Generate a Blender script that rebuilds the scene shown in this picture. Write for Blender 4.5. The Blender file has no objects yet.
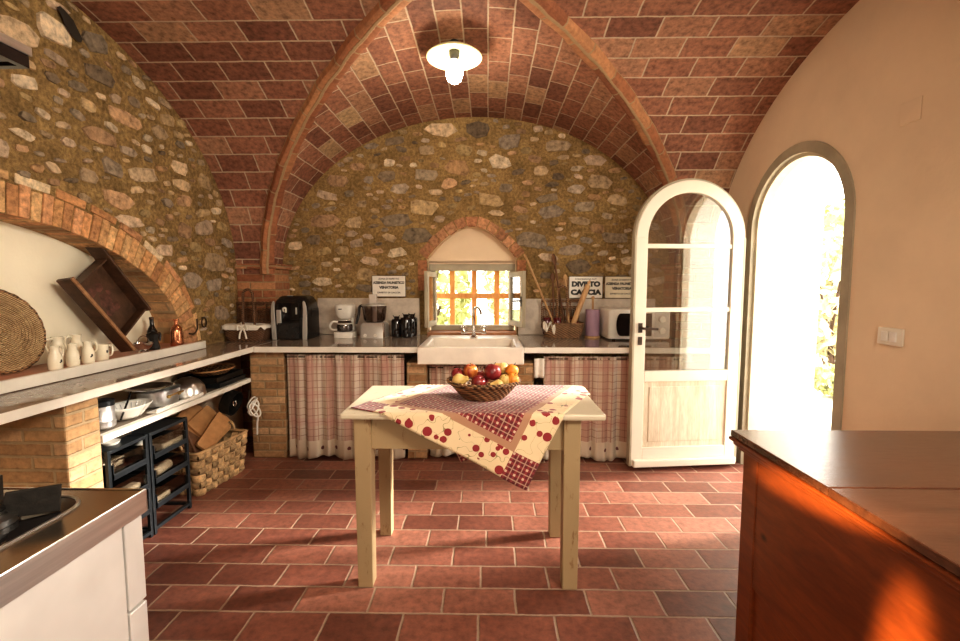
import bpy, bmesh, math, random
from mathutils import Vector, Matrix, Quaternion
from math import sin, cos, pi, sqrt, radians as R

C = bpy.context.scene.collection
rnd = random.Random(7)

# ------------------------------------------------------------------ geometry
class MB:
    def __init__(s):
        s.v = []; s.f = []; s.m = []; s.uv = {}; s.col = {}
    def add(s, vs, fs, mi=0, uvs=None, col=None):
        o = len(s.v); s.v += [tuple(p) for p in vs]
        for k, f in enumerate(fs):
            i = len(s.f); s.f.append(tuple(o + j for j in f)); s.m.append(mi)
            if uvs is not None: s.uv[i] = uvs[k]
            if col is not None: s.col[i] = col
        return s
    def box(s, x0, x1, y0, y1, z0, z1, mi=0, M=None, col=None):
        vs = [Vector((x, y, z)) for z in (z0, z1) for y in (y0, y1) for x in (x0, x1)]
        if M is not None: vs = [M @ p for p in vs]
        return s.add(vs, [(0,2,3,1),(4,5,7,6),(0,1,5,4),(2,6,7,3),(0,4,6,2),(1,3,7,5)], mi, None, col)
    def cbox(s, c, d, rot=None, mi=0, col=None):
        M = Matrix.Translation(c) @ (rot.to_4x4() if rot is not None else Matrix())
        return s.box(-d[0]/2, d[0]/2, -d[1]/2, d[1]/2, -d[2]/2, d[2]/2, mi, M, col)
    def tube(s, pts, r, n=8, closed=False, mi=0, cap=True, col=None, flat=1.0):
        pts = [Vector(p) for p in pts]; N = len(pts)
        rs = r if isinstance(r, (list, tuple)) else [r]*N
        vs = []; prev = None
        for i, p in enumerate(pts):
            if closed: t = pts[(i+1) % N] - pts[i-1]
            else: t = pts[min(i+1, N-1)] - pts[max(i-1, 0)]
            t = t.normalized() if t.length > 1e-9 else Vector((0,0,1))
            if prev is None:
                a = Vector((0,0,1)) if abs(t.z) < .9 else Vector((1,0,0))
                u = t.cross(a).normalized()
            else:
                u = (prev - t*prev.dot(t)); u = u.normalized() if u.length > 1e-6 else t.orthogonal().normalized()
            prev = u; w = t.cross(u)
            for k in range(n):
                a = 2*pi*k/n; vs.append(p + (u*cos(a) + w*sin(a)*flat)*rs[i])
        fs = []
        for i in range(N if closed else N-1):
            for k in range(n):
                a = i*n+k; b = i*n+(k+1) % n; c = ((i+1) % N)*n+(k+1) % n; d = ((i+1) % N)*n+k
                fs.append((a, b, c, d))
        if not closed and cap:
            fs.append(tuple(reversed(range(n)))); fs.append(tuple((N-1)*n+k for k in range(n)))
        return s.add(vs, fs, mi, None, col)
    def lathe(s, prof, c=(0,0,0), n=24, M=None, mi=0, col=None, sx=1, sy=1):
        vs = []; c = Vector(c)
        for r, z in prof:
            for k in range(n):
                a = 2*pi*k/n; p = Vector((r*cos(a)*sx, r*sin(a)*sy, z))
                if M is not None: p = M @ p
                vs.append(c + p)
        fs = []
        for i in range(len(prof)-1):
            for k in range(n):
                fs.append((i*n+k, i*n+(k+1) % n, (i+1)*n+(k+1) % n, (i+1)*n+k))
        if prof[0][0] > 1e-5: fs.append(tuple(reversed(range(n))))
        if prof[-1][0] > 1e-5: fs.append(tuple((len(prof)-1)*n+k for k in range(n)))
        return s.add(vs, fs, mi, None, col)
    def ell(s, c, r, n=16, m=10, M=None, mi=0):
        if not isinstance(r, (tuple, list)): r = (r, r, r)
        prof = [(sin(pi*i/m) + 1e-6, -cos(pi*i/m)) for i in range(m+1)]
        S = Matrix.Diagonal((r[0], r[1], r[2])).to_4x4()
        if M is not None: S = M.to_4x4() @ S
        return s.lathe(prof, c, n, S, mi)
    def prism(s, poly, t0, t1, M=None, mi=0, col=None):
        # poly in local xy, extruded along z t0..t1
        n = len(poly); vs = [Vector((x, y, t)) for t in (t0, t1) for x, y in poly]
        if M is not None: vs = [M @ p for p in vs]
        fs = [tuple(reversed(range(n))), tuple(range(n, 2*n))] + [(i, (i+1) % n, n+(i+1) % n, n+i) for i in range(n)]
        return s.add(vs, fs, mi, None, col)
    def grid(s, fn, nu, nv, mi=0, uvfn=None, col=None, flip=False):
        vs = [fn(i/nu, j/nv) for j in range(nv+1) for i in range(nu+1)]
        fs = []; uvs = []
        for j in range(nv):
            for i in range(nu):
                q = [(i, j), (i+1, j), (i+1, j+1), (i, j+1)]
                if flip: q.reverse()
                fs.append(tuple(b*(nu+1)+a for a, b in q))
                if uvfn: uvs.append([uvfn(a/nu, b/nv) for a, b in q])
        return s.add(vs, fs, mi, uvs if uvfn else None, col)
    def build(s, name, mats, parent=None, smooth=False, loc=None, bevel=0, world=False, solid=0, angle=None, rotz=0):
        if parent is not None and world:
            L = ORG[parent.name]; s.v = [tuple(Vector(p) - L) for p in s.v]
        elif loc is not None and world:
            L = Vector(loc); s.v = [tuple(Vector(p) - L) for p in s.v]
        me = bpy.data.meshes.new(name); me.from_pydata(s.v, [], s.f)
        if not isinstance(mats, (list, tuple)): mats = [mats]
        for m in mats: me.materials.append(m)
        me.uv_layers.new(name='UVMap')
        if s.col: me.color_attributes.new('Col', 'FLOAT_COLOR', 'CORNER')
        uvl = me.uv_layers['UVMap']; ca = None
        for p in me.polygons:
            p.material_index = s.m[p.index]
            p.use_smooth = bool(smooth)
            if p.index in s.uv:
                for k, li in enumerate(p.loop_indices): uvl.data[li].uv = s.uv[p.index][k]
            else:
                n = p.normal; a = max(range(3), key=lambda q: abs(n[q]))
                for li in p.loop_indices:
                    co = me.vertices[me.loops[li].vertex_index].co
                    uvl.data[li].uv = (co.y, co.z) if a == 0 else ((co.x, co.z) if a == 1 else (co.x, co.y))
        if s.col:
            ca = me.color_attributes['Col']; buf = []
            for p in me.polygons:
                c = s.col.get(p.index, (1, 1, 1))
                for li in p.loop_indices: buf += [c[0], c[1], c[2], 1.]
            ca.data.foreach_set('color', buf)
        me.validate(); me.update()
        if smooth and smooth != 'all':
            me.set_sharp_from_angle(angle=R(angle or 40))
        o = bpy.data.objects.new(name, me); C.objects.link(o)
        if parent is not None:
            o.parent = parent; ORG[o.name] = ORG[parent.name]
        elif loc is not None:
            o.location = loc; o.rotation_euler.z = rotz
            ORG[o.name] = Vector(loc)
        else: ORG[o.name] = Vector((0,0,0))
        if bevel:
            b = o.modifiers.new('bevel', 'BEVEL'); b.width = bevel; b.segments = 2; b.limit_method = 'ANGLE'; b.angle_limit = R(40)
        if solid:
            b = o.modifiers.new('solid', 'SOLIDIFY'); b.thickness = solid; b.offset = 0
        return o
ORG = {}

def tag(o, label, cat, group=None, kind=None):
    o['label'] = label; o['category'] = cat
    if group: o['group'] = group
    if kind: o['kind'] = kind
    return o
def thing(name, label, cat, loc=(0,0,0), rotz=0, group=None):
    o = bpy.data.objects.new(name, None); C.objects.link(o); o.location = loc; o.rotation_euler = (0,0,rotz)
    o.empty_display_size = .05
    ORG[o.name] = Vector(loc)
    return tag(o, label, cat, group)
def struct(o, label=None):
    o['kind'] = 'structure'
    if label: o['label'] = label
    return o
def dup(root, loc, rotz=0, label=None, group=None, rot=None):
    r = root.copy(); C.objects.link(r); r.location = loc
    r.rotation_euler = rot if rot is not None else (0, 0, rotz)
    if label: r['label'] = label
    if group: r['group'] = group
    for ch in list(root.children):
        c = ch.copy(); C.objects.link(c); c.parent = r
        for g in list(ch.children):
            d = g.copy(); C.objects.link(d); d.parent = c
    return r
def rotm(x=0, y=0, z=0): return Matrix.Rotation(z, 3, 'Z') @ Matrix.Rotation(y, 3, 'Y') @ Matrix.Rotation(x, 3, 'X')
def bez(p, n=12):
    # catmull-rom through points
    P = [Vector(q) for q in p]; out = []
    for i in range(len(P)-1):
        a = P[max(i-1,0)]; b = P[i]; c = P[i+1]; d = P[min(i+2, len(P)-1)]
        for k in range(n):
            t = k/n
            out.append(.5*((2*b)+(c-a)*t+(2*a-5*b+4*c-d)*t*t+(3*b-a-3*c+d)*t**3))
    out.append(P[-1]); return out

# ------------------------------------------------------------------ materials
class G:
    def __init__(s, name):
        s.mat = bpy.data.materials.new(name); s.mat.use_nodes = True
        s.t = s.mat.node_tree; s.n = s.t.nodes; s.l = s.t.links
        s.b = s.n['Principled BSDF']; s.out = s.n['Material Output']
        s._tc = None
    def tc(s, k='Object'):
        if s._tc is None: s._tc = s.n.new('ShaderNodeTexCoord')
        return s._tc.outputs[k]
    def put(s, inp, v):
        if v is None: return
        if hasattr(v, 'links'): s.l.new(v, inp)
        else:
            if isinstance(v, (tuple, list)) and len(v) == 3 and inp.type == 'RGBA': v = (*v, 1)
            inp.default_value = v
    def m(s, op, a, b=None, c=None, clamp=False):
        n = s.n.new('ShaderNodeMath'); n.operation = op; n.use_clamp = clamp
        s.put(n.inputs[0], a); s.put(n.inputs[1], b)
        if c is not None: s.put(n.inputs[2], c)
        return n.outputs[0]
    def vm(s, op, a, b=None):
        n = s.n.new('ShaderNodeVectorMath'); n.operation = op
        s.put(n.inputs[0], a)
        if b is not None: s.put(n.inputs['Scale'] if op == 'SCALE' else n.inputs[1], b)
        return n.outputs['Value'] if op in ('LENGTH', 'DISTANCE') else n.outputs[0]
    def sep(s, v):
        n = s.n.new('ShaderNodeSeparateXYZ'); s.l.new(v, n.inputs[0]); return n.outputs
    def comb(s, x, y, z=0.0):
        n = s.n.new('ShaderNodeCombineXYZ'); s.put(n.inputs[0], x); s.put(n.inputs[1], y); s.put(n.inputs[2], z); return n.outputs[0]
    def noise(s, v, scale, detail=4, rough=.55, out='Fac', dist=0):
        n = s.n.new('ShaderNodeTexNoise'); s.put(n.inputs['Vector'], v); n.inputs['Scale'].default_value = scale
        n.inputs['Detail'].default_value = detail; n.inputs['Roughness'].default_value = rough; n.inputs['Distortion'].default_value = dist
        return n.outputs[out]
    def white(s, v):
        n = s.n.new('ShaderNodeTexWhiteNoise'); n.noise_dimensions = '3D'; s.put(n.inputs['Vector'], v); return n.outputs
    def ramp(s, f, stops, interp='LINEAR'):
        n = s.n.new('ShaderNodeValToRGB'); s.l.new(f, n.inputs[0]); cr = n.color_ramp; cr.interpolation = interp
        while len(cr.elements) < len(stops): cr.elements.new(.5)
        for e, (p, c) in zip(cr.elements, stops):
            e.position = p; e.color = (*c, 1) if len(c) == 3 else c
        return n.outputs[0]
    def mr(s, v, a, b, c=0., d=1., smooth=False):
        n = s.n.new('ShaderNodeMapRange'); n.clamp = True
        if smooth: n.interpolation_type = 'SMOOTHSTEP'
        s.put(n.inputs[0], v); n.inputs[1].default_value = a; n.inputs[2].default_value = b; n.inputs[3].default_value = c; n.inputs[4].default_value = d
        return n.outputs[0]
    def mix(s, f, a, b, mode='MIX'):
        n = s.n.new('ShaderNodeMix'); n.data_type = 'RGBA'; n.blend_type = mode
        s.put(n.inputs[0], f); s.put(n.inputs[6], a); s.put(n.inputs[7], b); return n.outputs[2]
    def bump(s, h, strength=.3, dist=.01):
        n = s.n.new('ShaderNodeBump'); s.put(n.inputs['Height'], h); n.inputs['Strength'].default_value = strength; n.inputs['Distance'].default_value = dist
        s.l.new(n.outputs[0], s.b.inputs['Normal'])
    def fin(s, col=None, rough=.5, metal=0., spec=None, **k):
        s.put(s.b.inputs['Base Color'], col); s.put(s.b.inputs['Roughness'], rough); s.put(s.b.inputs['Metallic'], metal)
        if spec is not None: s.b.inputs['Specular IOR Level'].default_value = spec
        for a, v in k.items(): s.put(s.b.inputs[a.replace('_', ' ')], v)
        return s.mat

def plain(name, c, rough=.5, metal=0., var=.12, scale=14, bump=.1, spec=None, scl=(1,1,1), **k):
    g = G(name); v = g.tc()
    if scl != (1,1,1): v = g.vm('MULTIPLY', v, scl)
    f = g.noise(v, scale)
    lo = tuple(max(0, x*(1-var*1.6)) for x in c); hi = tuple(min(1, x*(1+var)) for x in c)
    col = g.ramp(f, [(.3, lo), (.7, hi)])
    if bump: g.bump(g.noise(v, scale*4), bump, .004)
    return g.fin(col, rough, metal, spec, **k)

def brick_mat(name, w, h, mo, stops, mcol, off=.5, rough=.8, jit=.0, warp=.004, bump=.6, rot=False, mottled=.5, uvscale=1):
    g = G(name); uv = g.tc('UV')
    nz = g.noise(uv, 9, 2, out='Color')
    uv2 = g.vm('ADD', uv, g.vm('SCALE', g.vm('SUBTRACT', nz, (.5,.5,.5)), warp*2))
    o = g.sep(uv2); u, v = (o[1], o[0]) if rot else (o[0], o[1])
    row = g.m('FLOOR', g.m('DIVIDE', v, h))
    par = g.m('MULTIPLY', g.m('PINGPONG', row, 1.), off)
    rj = g.m('MULTIPLY', g.white(g.comb(row, 3.3))[0], jit)
    x = g.m('ADD', g.m('ADD', g.m('DIVIDE', u, w), par), rj)
    col = g.m('FLOOR', x); fx = g.m('FRACT', x); fy = g.m('FRACT', g.m('DIVIDE', v, h))
    dx = g.m('MULTIPLY', g.m('MINIMUM', fx, g.m('SUBTRACT', 1., fx)), w)
    dy = g.m('MULTIPLY', g.m('MINIMUM', fy, g.m('SUBTRACT', 1., fy)), h)
    d = g.m('SUBTRACT', g.m('MINIMUM', dx, dy), g.m('MULTIPLY', g.noise(uv, 60, 3), mo*.5))
    mask = g.mr(d, mo*.1, mo*.5, smooth=True)
    wn = g.white(g.comb(col, row, 1.7))
    bc = g.ramp(wn[0], stops)
    big = g.noise(uv, 3.1, 3); fine = g.noise(uv, 28, 5, .65)
    bc = g.mix(mottled, bc, g.mix(1., bc, g.ramp(fine, [(.3, (.38,.35,.33)), (.5, (.95,.95,.95)), (.7, (1.5,1.42,1.35))]), 'MULTIPLY'))
    bc = g.mix(.6, bc, g.mix(1., bc, g.ramp(big, [(.3, (.72,.7,.68)), (.7, (1.2,1.2,1.2))]), 'MULTIPLY'))
    mc = g.mix(.5, mcol, g.ramp(fine, [(.3, tuple(c*.6 for c in mcol)), (.7, mcol)]))
    colr = g.mix(mask, mc, bc)
    g.bump(g.m('ADD', mask, g.m('MULTIPLY', fine, .35)), bump, .006)
    rr = g.m('ADD', rough-.08, g.m('MULTIPLY', fine, .2)) if rough < .7 else rough
    return g.fin(colr, rr)

M = {}
TC = [(0,(.26,.085,.045)),(.35,(.36,.125,.065)),(.7,(.46,.18,.09)),(1,(.56,.27,.14))]
M['floor'] = brick_mat('terracotta_floor', .315, .162, .009, [(0,(.15,.055,.038)),(.4,(.22,.083,.058)),(.75,(.28,.115,.08)),(1,(.35,.155,.11))], (.40,.28,.2), rough=.36, jit=.12, bump=.7, mottled=.6)
M['vault'] = brick_mat('vault_brick', .30, .15, .009, [(0,(.21,.09,.058)),(.3,(.29,.13,.082)),(.75,(.36,.175,.112)),(.9,(.42,.24,.15)),(1,(.48,.34,.20))], (.60,.47,.34), rough=.85, jit=.3, bump=.7, mottled=.85)
M['pier'] = brick_mat('pier_brick', .26, .062, .012, [(0,(.33,.19,.095)),(.5,(.45,.27,.13)),(1,(.58,.38,.22))], (.42,.3,.17), rough=.9, jit=.4, bump=.9)
M['pilaster'] = brick_mat('pilaster_brick', .27, .07, .010, [(0,(.26,.10,.05)),(.5,(.36,.15,.075)),(1,(.5,.26,.13))], (.40,.27,.15), rough=.9, jit=.4, bump=.9)

def attr_mat(name, rough=.9, rough_noise=26, b=.8):
    g = G(name); n = g.n.new('ShaderNodeAttribute'); n.attribute_name = 'Col'
    v = g.tc(); f = g.noise(v, rough_noise, 6, .65); f2 = g.noise(v, 7, 4)
    c = g.mix(.85, n.outputs['Color'], g.mix(1., n.outputs['Color'], g.ramp(f, [(.3,(.36,.32,.27)),(.47,(.9,.9,.9)),(.68,(1.45,1.42,1.38))]), 'MULTIPLY'))
    c = g.mix(.5, c, g.mix(1., c, g.ramp(f2, [(.35,(.7,.66,.6)),(.65,(1.15,1.15,1.15))]), 'MULTIPLY'))
    g.bump(f, b, .02)
    return g.fin(c, rough)
M['stone'] = attr_mat('rubble_stone')
M['abrick'] = attr_mat('arch_brick', .85, 34, .5)
def mortar_mat():
    g = G('ochre_mortar'); v = g.tc(); f = g.noise(v, 5, 6, .7); f2 = g.noise(v, 40, 6, .7)
    c = g.ramp(f, [(.3,(.20,.13,.05)),(.5,(.33,.215,.085)),(.72,(.46,.31,.13))])
    c = g.mix(.7, c, g.mix(1., c, g.ramp(f2, [(.32,(.42,.4,.38)),(.68,(1.4,1.4,1.4))]), 'MULTIPLY'))
    g.bump(g.m('ADD', f, g.m('MULTIPLY', f2, .5)), 1., .04)
    return g.fin(c, .95)
M['mortar'] = mortar_mat()
def plaster(name, c, b=.25):
    g = G(name); v = g.tc(); f = g.noise(v, 1.6, 5, .6); f2 = g.noise(v, 60, 4)
    col = g.ramp(f, [(.3, tuple(x*.86 for x in c)), (.7, c)])
    g.bump(g.m('ADD', g.noise(v, 6, 4), g.m('MULTIPLY', f2, .2)), b, .012)
    return g.fin(col, .9)
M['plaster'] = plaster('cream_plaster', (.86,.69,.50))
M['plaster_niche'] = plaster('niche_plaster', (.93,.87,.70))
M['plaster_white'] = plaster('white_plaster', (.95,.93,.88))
M['marble_edge'] = plain('marble_edge', (.78,.74,.66), .35, var=.08, scale=6)
def marble(name, c, c2, rough):
    g = G(name); v = g.tc(); f = g.noise(v, 3.5, 8, .7, dist=1.5); f2 = g.noise(v, 30, 5, .7)
    col = g.ramp(f, [(.3, c2), (.55, c), (.7, tuple(x*1.1 for x in c))])
    col = g.mix(.4, col, g.mix(1., col, g.ramp(f2, [(.35,(.75,.75,.75)),(.65,(1.1,1.1,1.1))]), 'MULTIPLY'))
    return g.fin(col, g.m('ADD', rough, g.m('MULTIPLY', f2, .06)))
M['marble'] = marble('grey_marble', (.31,.25,.20), (.20,.16,.13), .05)
M['splash'] = marble('splash_marble', (.62,.54,.45), (.48,.41,.34), .35)
M['cream_paint'] = None
def worn_paint(name, c, under, amt=.62, rough=.5, grain=True):
    g = G(name); v = g.tc(); f = g.noise(g.vm('MULTIPLY', v, (1,1,.25)), 22, 6, .7); f2 = g.noise(v, 3, 4)
    k = g.mr(f, amt, amt+.06)
    col = g.mix(k, g.mix(f2, tuple(x*.86 for x in c), c), under)
    g.bump(g.m('ADD', g.m('MULTIPLY', k, -.6), f), .25, .004)
    return g.fin(col, rough)
M['cream_paint'] = worn_paint('worn_cream_paint', (.40,.295,.165), (.25,.15,.07), .61)
M['table_top'] = worn_paint('table_top_paint', (.66,.58,.44), (.48,.38,.25), .62, .4)
M['door_paint'] = worn_paint('door_white_paint', (.80,.74,.62), (.55,.48,.37), .70)
def wood(name, c1, c2, rough=.35, scale=(1,8,8), sc=3, coat=0, knots=False):
    g = G(name); v = g.vm('MULTIPLY', g.tc(), scale)
    f = g.noise(v, sc, 6, .62, dist=.8); f2 = g.noise(v, sc*7, 4)
    col = g.ramp(f, [(.3, c1), (.7, c2)])
    col = g.mix(.5, col, g.mix(1., col, g.ramp(f2, [(.3,(.65,.62,.6)),(.7,(1.2,1.2,1.2))]), 'MULTIPLY'))
    if knots:
        vo = g.n.new('ShaderNodeTexVoronoi'); g.l.new(g.vm('MULTIPLY', g.tc(), (1,1,1.5)), vo.inputs['Vector']); vo.inputs['Scale'].default_value = 5.5
        k = g.mr(vo.outputs['Distance'], .05, .14, 1., 0., True)
        k = g.m('MULTIPLY', k, g.m('GREATER_THAN', g.sep(vo.outputs['Color'])[0], .55))
        col = g.mix(k, col, tuple(x*.22 for x in c1))
    g.bump(f2, .15, .003)
    return g.fin(col, g.m('ADD', rough, g.m('MULTIPLY', f2, .15)), Coat_Weight=coat, Coat_Roughness=.25)
M['cab'] = wood('cabinet_pine', (.13,.028,.007), (.27,.068,.016), .30, (6,1.2,6), 2.2, .25, True)
M['cab_top'] = wood('cabinet_top_walnut', (.05,.02,.012), (.13,.052,.028), .16, (1.2,7,7), 2.5, .5)
M['door_panel'] = wood('limed_panel', (.60,.50,.36), (.80,.72,.58), .6, (8,8,.8), 3)
M['board'] = wood('cutting_board_wood', (.38,.18,.07), (.60,.34,.15), .45, (1,1,6), 3)
M['board_dark'] = wood('dark_board_wood', (.10,.045,.02), (.22,.10,.045), .5, (6,6,1), 3)
M['spoon'] = wood('spoon_wood', (.42,.24,.11), (.62,.40,.2), .55, (6,6,1), 5)
M['grille'] = wood('orange_grille_wood', (.72,.32,.10), (.9,.50,.20), .6, (8,8,1), 3)
M['dark_wood'] = wood('dark_walnut', (.045,.022,.012), (.11,.055,.03), .4, (4,4,4), 4)
M['rail_wood'] = wood('rail_wood', (.22,.11,.05), (.42,.24,.12), .4, (3,6,6), 4)
M['greige'] = plain('greige_frame_paint', (.42,.37,.27), .5, scale=5)
M['greige_light'] = plain('pale_frame_paint', (.62,.56,.43), .5, scale=5)
M['steel'] = plain('brushed_steel', (.62,.60,.57), .28, 1., var=.08, scale=5, bump=.05, scl=(1,1,30))
M['steel_top'] = plain('hob_steel', (.52,.47,.40), .22, 1., var=.08, scale=4, bump=.03)
M['steel_panel'] = plain('steel_front', (.88,.87,.85), .4, .35, var=.1, scale=3, bump=.05)
M['chrome'] = plain('chrome', (.78,.78,.78), .12, 1., var=.03, bump=0)
M['alu'] = plain('dull_aluminium', (.62,.62,.62), .38, .9, var=.1, scale=30, bump=.1)
M['black_metal'] = plain('black_metal', (.016,.02,.024), .4, .3, var=.2, bump=.05)
M['cast_iron'] = plain('cast_iron', (.02,.018,.016), .5, .4, var=.3, scale=40, bump=.2)
M['black_plastic'] = plain('black_plastic', (.015,.014,.014), .25, var=.2, bump=0)
M['black_gloss'] = plain('black_glaze', (.012,.01,.01), .08, var=.2, bump=0)
M['silver_plastic'] = plain('silver_plastic', (.52,.50,.47), .3, .5, var=.05, bump=0)
M['white_plastic'] = plain('white_plastic', (.80,.77,.70), .35, var=.05, bump=0)
M['white_ceramic'] = plain('white_ceramic', (.86,.82,.74), .15, var=.05, bump=0)
M['cream_ceramic'] = plain('cream_glaze', (.84,.78,.62), .15, var=.06, bump=0)
M['sink_ceramic'] = plain('sink_ceramic', (.84,.77,.68), .3, var=.08, scale=5, bump=.15)
M['ink'] = plain('black_ink', (.02,.02,.02), .5, var=.1, bump=0)
M['sign_white'] = plain('sign_enamel', (.80,.76,.68), .35, var=.06, scale=8, bump=0)
M['sign_old'] = plain('old_sign_enamel', (.74,.66,.50), .4, var=.1, scale=8, bump=0)
M['lilac'] = plain('lilac_paper', (.38,.25,.34), .6, var=.08, bump=0)
M['copper'] = plain('copper', (.62,.26,.14), .25, .9, var=.12, bump=.05)
M['brass'] = plain('brass', (.55,.38,.14), .3, .9, var=.1, bump=0)
M['red_glass'] = plain('red_jar', (.10,.008,.012), .12, var=.1, bump=0)
M['rust'] = plain('rusty_iron', (.07,.045,.03), .7, .4, var=.3, bump=.2)
M['towel'] = plain('white_cotton', (.80,.76,.68), .95, var=.07, scale=20, bump=.3)
M['dark_void'] = plain('hole_shade', (.03,.022,.015), .9)
M['pale_tile'] = plain('terracotta_ledge', (.60,.30,.20), .5, var=.2, scale=6)
M['sill_brick'] = plain('sill_brick', (.42,.20,.10), .8, var=.25, scale=10, bump=.3)
M['switch'] = plain('switch_plastic', (.78,.72,.60), .3, var=.02, bump=0)
M['lamp_shade'] = plain('enamel_shade', (.82,.74,.42), .3, var=.03, bump=0, Emission_Color=(1.,.85,.4,1), Emission_Strength=.12)  # faint emission stands in for bulb light on the enamel
def wicker(name, c1, c2, s=90, rough=.6):
    g = G(name); v = g.tc(); o = g.sep(v)
    w1 = g.m('SINE', g.m('MULTIPLY', o[2], s*5.5)); ang = g.m('ADD', o[0], o[1])
    w2 = g.m('SINE', g.m('MULTIPLY', ang, s*3.)); f = g.m('MULTIPLY', w1, w2)
    n = g.noise(v, 30, 4)
    col = g.mix(g.mr(g.m('ADD', f, g.m('MULTIPLY', g.m('SUBTRACT', n, .5), 2)), -.8, .8), c1, c2)
    g.bump(f, .7, .004)
    return g.fin(col, rough)
M['wicker_dark'] = wicker('dark_wicker', (.03,.015,.008), (.24,.12,.06), 60)
M['wicker_mid'] = wicker('brown_wicker', (.04,.02,.01), (.38,.21,.10), 60)
M['wicker_tan'] = wicker('tan_rattan', (.20,.11,.05), (.66,.48,.27), 110)
M['strap'] = plain('woven_strap', (.52,.34,.17), .6, var=.35, scale=12, bump=.3)

def glass(name, tint=(1,1,1), refl=.14):
    g = G(name); g.n.remove(g.b)
    tr = g.n.new('ShaderNodeBsdfTransparent'); tr.inputs[0].default_value = (*tint, 1)
    gl = g.n.new('ShaderNodeBsdfGlossy'); gl.inputs['Roughness'].default_value = .02
    fr = g.n.new('ShaderNodeLayerWeight'); fr.inputs['Blend'].default_value = .25
    nz = g.noise(g.tc(), 3, 2)
    f = g.m('ADD', g.m('ADD', g.m('MULTIPLY', fr.outputs['Fresnel'], .6), refl), g.m('MULTIPLY', nz, .02))
    mx = g.n.new('ShaderNodeMixShader'); g.l.new(f, mx.inputs[0]); g.l.new(tr.outputs[0], mx.inputs[1]); g.l.new(gl.outputs[0], mx.inputs[2])
    g.l.new(mx.outputs[0], g.out.inputs[0]); return g.mat
M['glass'] = glass('pane_glass', (.95,.95,.94), .16)
M['glass_smoke'] = glass('smoked_glass', (.45,.38,.36), .12)
M['glass_milky'] = plain('milky_plastic', (.58,.52,.46), .2, var=.05, bump=0)
M['glass_clear'] = glass('clear_glass', (.88,.84,.78), .08)
def emis(name, c, s):
    g = G(name); f = g.noise(g.tc(), 5, 1)
    return g.fin(c, .5, Emission_Color=c, Emission_Strength=s)
M['bulb'] = emis('glowing_bulb', (1.,.92,.78), 60)

# plaid curtain: u along the cloth, v height
def curtain_mat():
    g = G('plaid_curtain'); o = g.sep(g.tc('UV')); u, v = o[0], o[1]
    def line(x, per, ph, w):
        f = g.m('FRACT', g.m('ADD', g.m('DIVIDE', x, per), ph))
        return g.m('LESS_THAN', g.m('ABSOLUTE', g.m('SUBTRACT', f, .5)), w/per/2)
    base = (.54,.43,.33)
    c = g.mix(g.m('MULTIPLY', line(u, .22, .2, .07), .45), base, (.36,.14,.12))
    c = g.mix(g.m('MULTIPLY', line(u, .22, .7, .05), .5), c, (.66,.58,.5))
    c = g.mix(g.m('MULTIPLY', line(u, .055, .0, .0045), .8), c, (.20,.08,.07))
    c = g.mix(g.m('MULTIPLY', line(v, .055, .3, .0045), .75), c, (.22,.10,.08))
    c = g.mix(g.m('MULTIPLY', line(v, .22, .2, .06), .25), c, (.45,.2,.18))
    c = g.mix(g.m('MULTIPLY', line(u, .11, .3, .003), .7), c, (.35,.1,.1))
    # hem band with little cherries
    bx = g.m('SUBTRACT', g.m('FRACT', g.m('DIVIDE', u, .16)), .5); by = g.m('DIVIDE', g.m('SUBTRACT', v, .075), .16)
    r = g.m('SQRT', g.m('ADD', g.m('MULTIPLY', bx, bx), g.m('MULTIPLY', by, by)))
    dots = g.m('LESS_THAN', g.m('ADD', r, g.m('MULTIPLY', g.noise(g.tc('UV'), 40, 1), .1)), .15)
    band = g.mix(dots, (.62,.53,.42), (.14,.05,.05))
    c = g.mix(g.m('LESS_THAN', v, .14), c, band)
    g.bump(g.noise(g.tc('UV'), 120, 2), .15, .002)
    return g.fin(c, .95)
M['curtain'] = curtain_mat()

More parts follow.
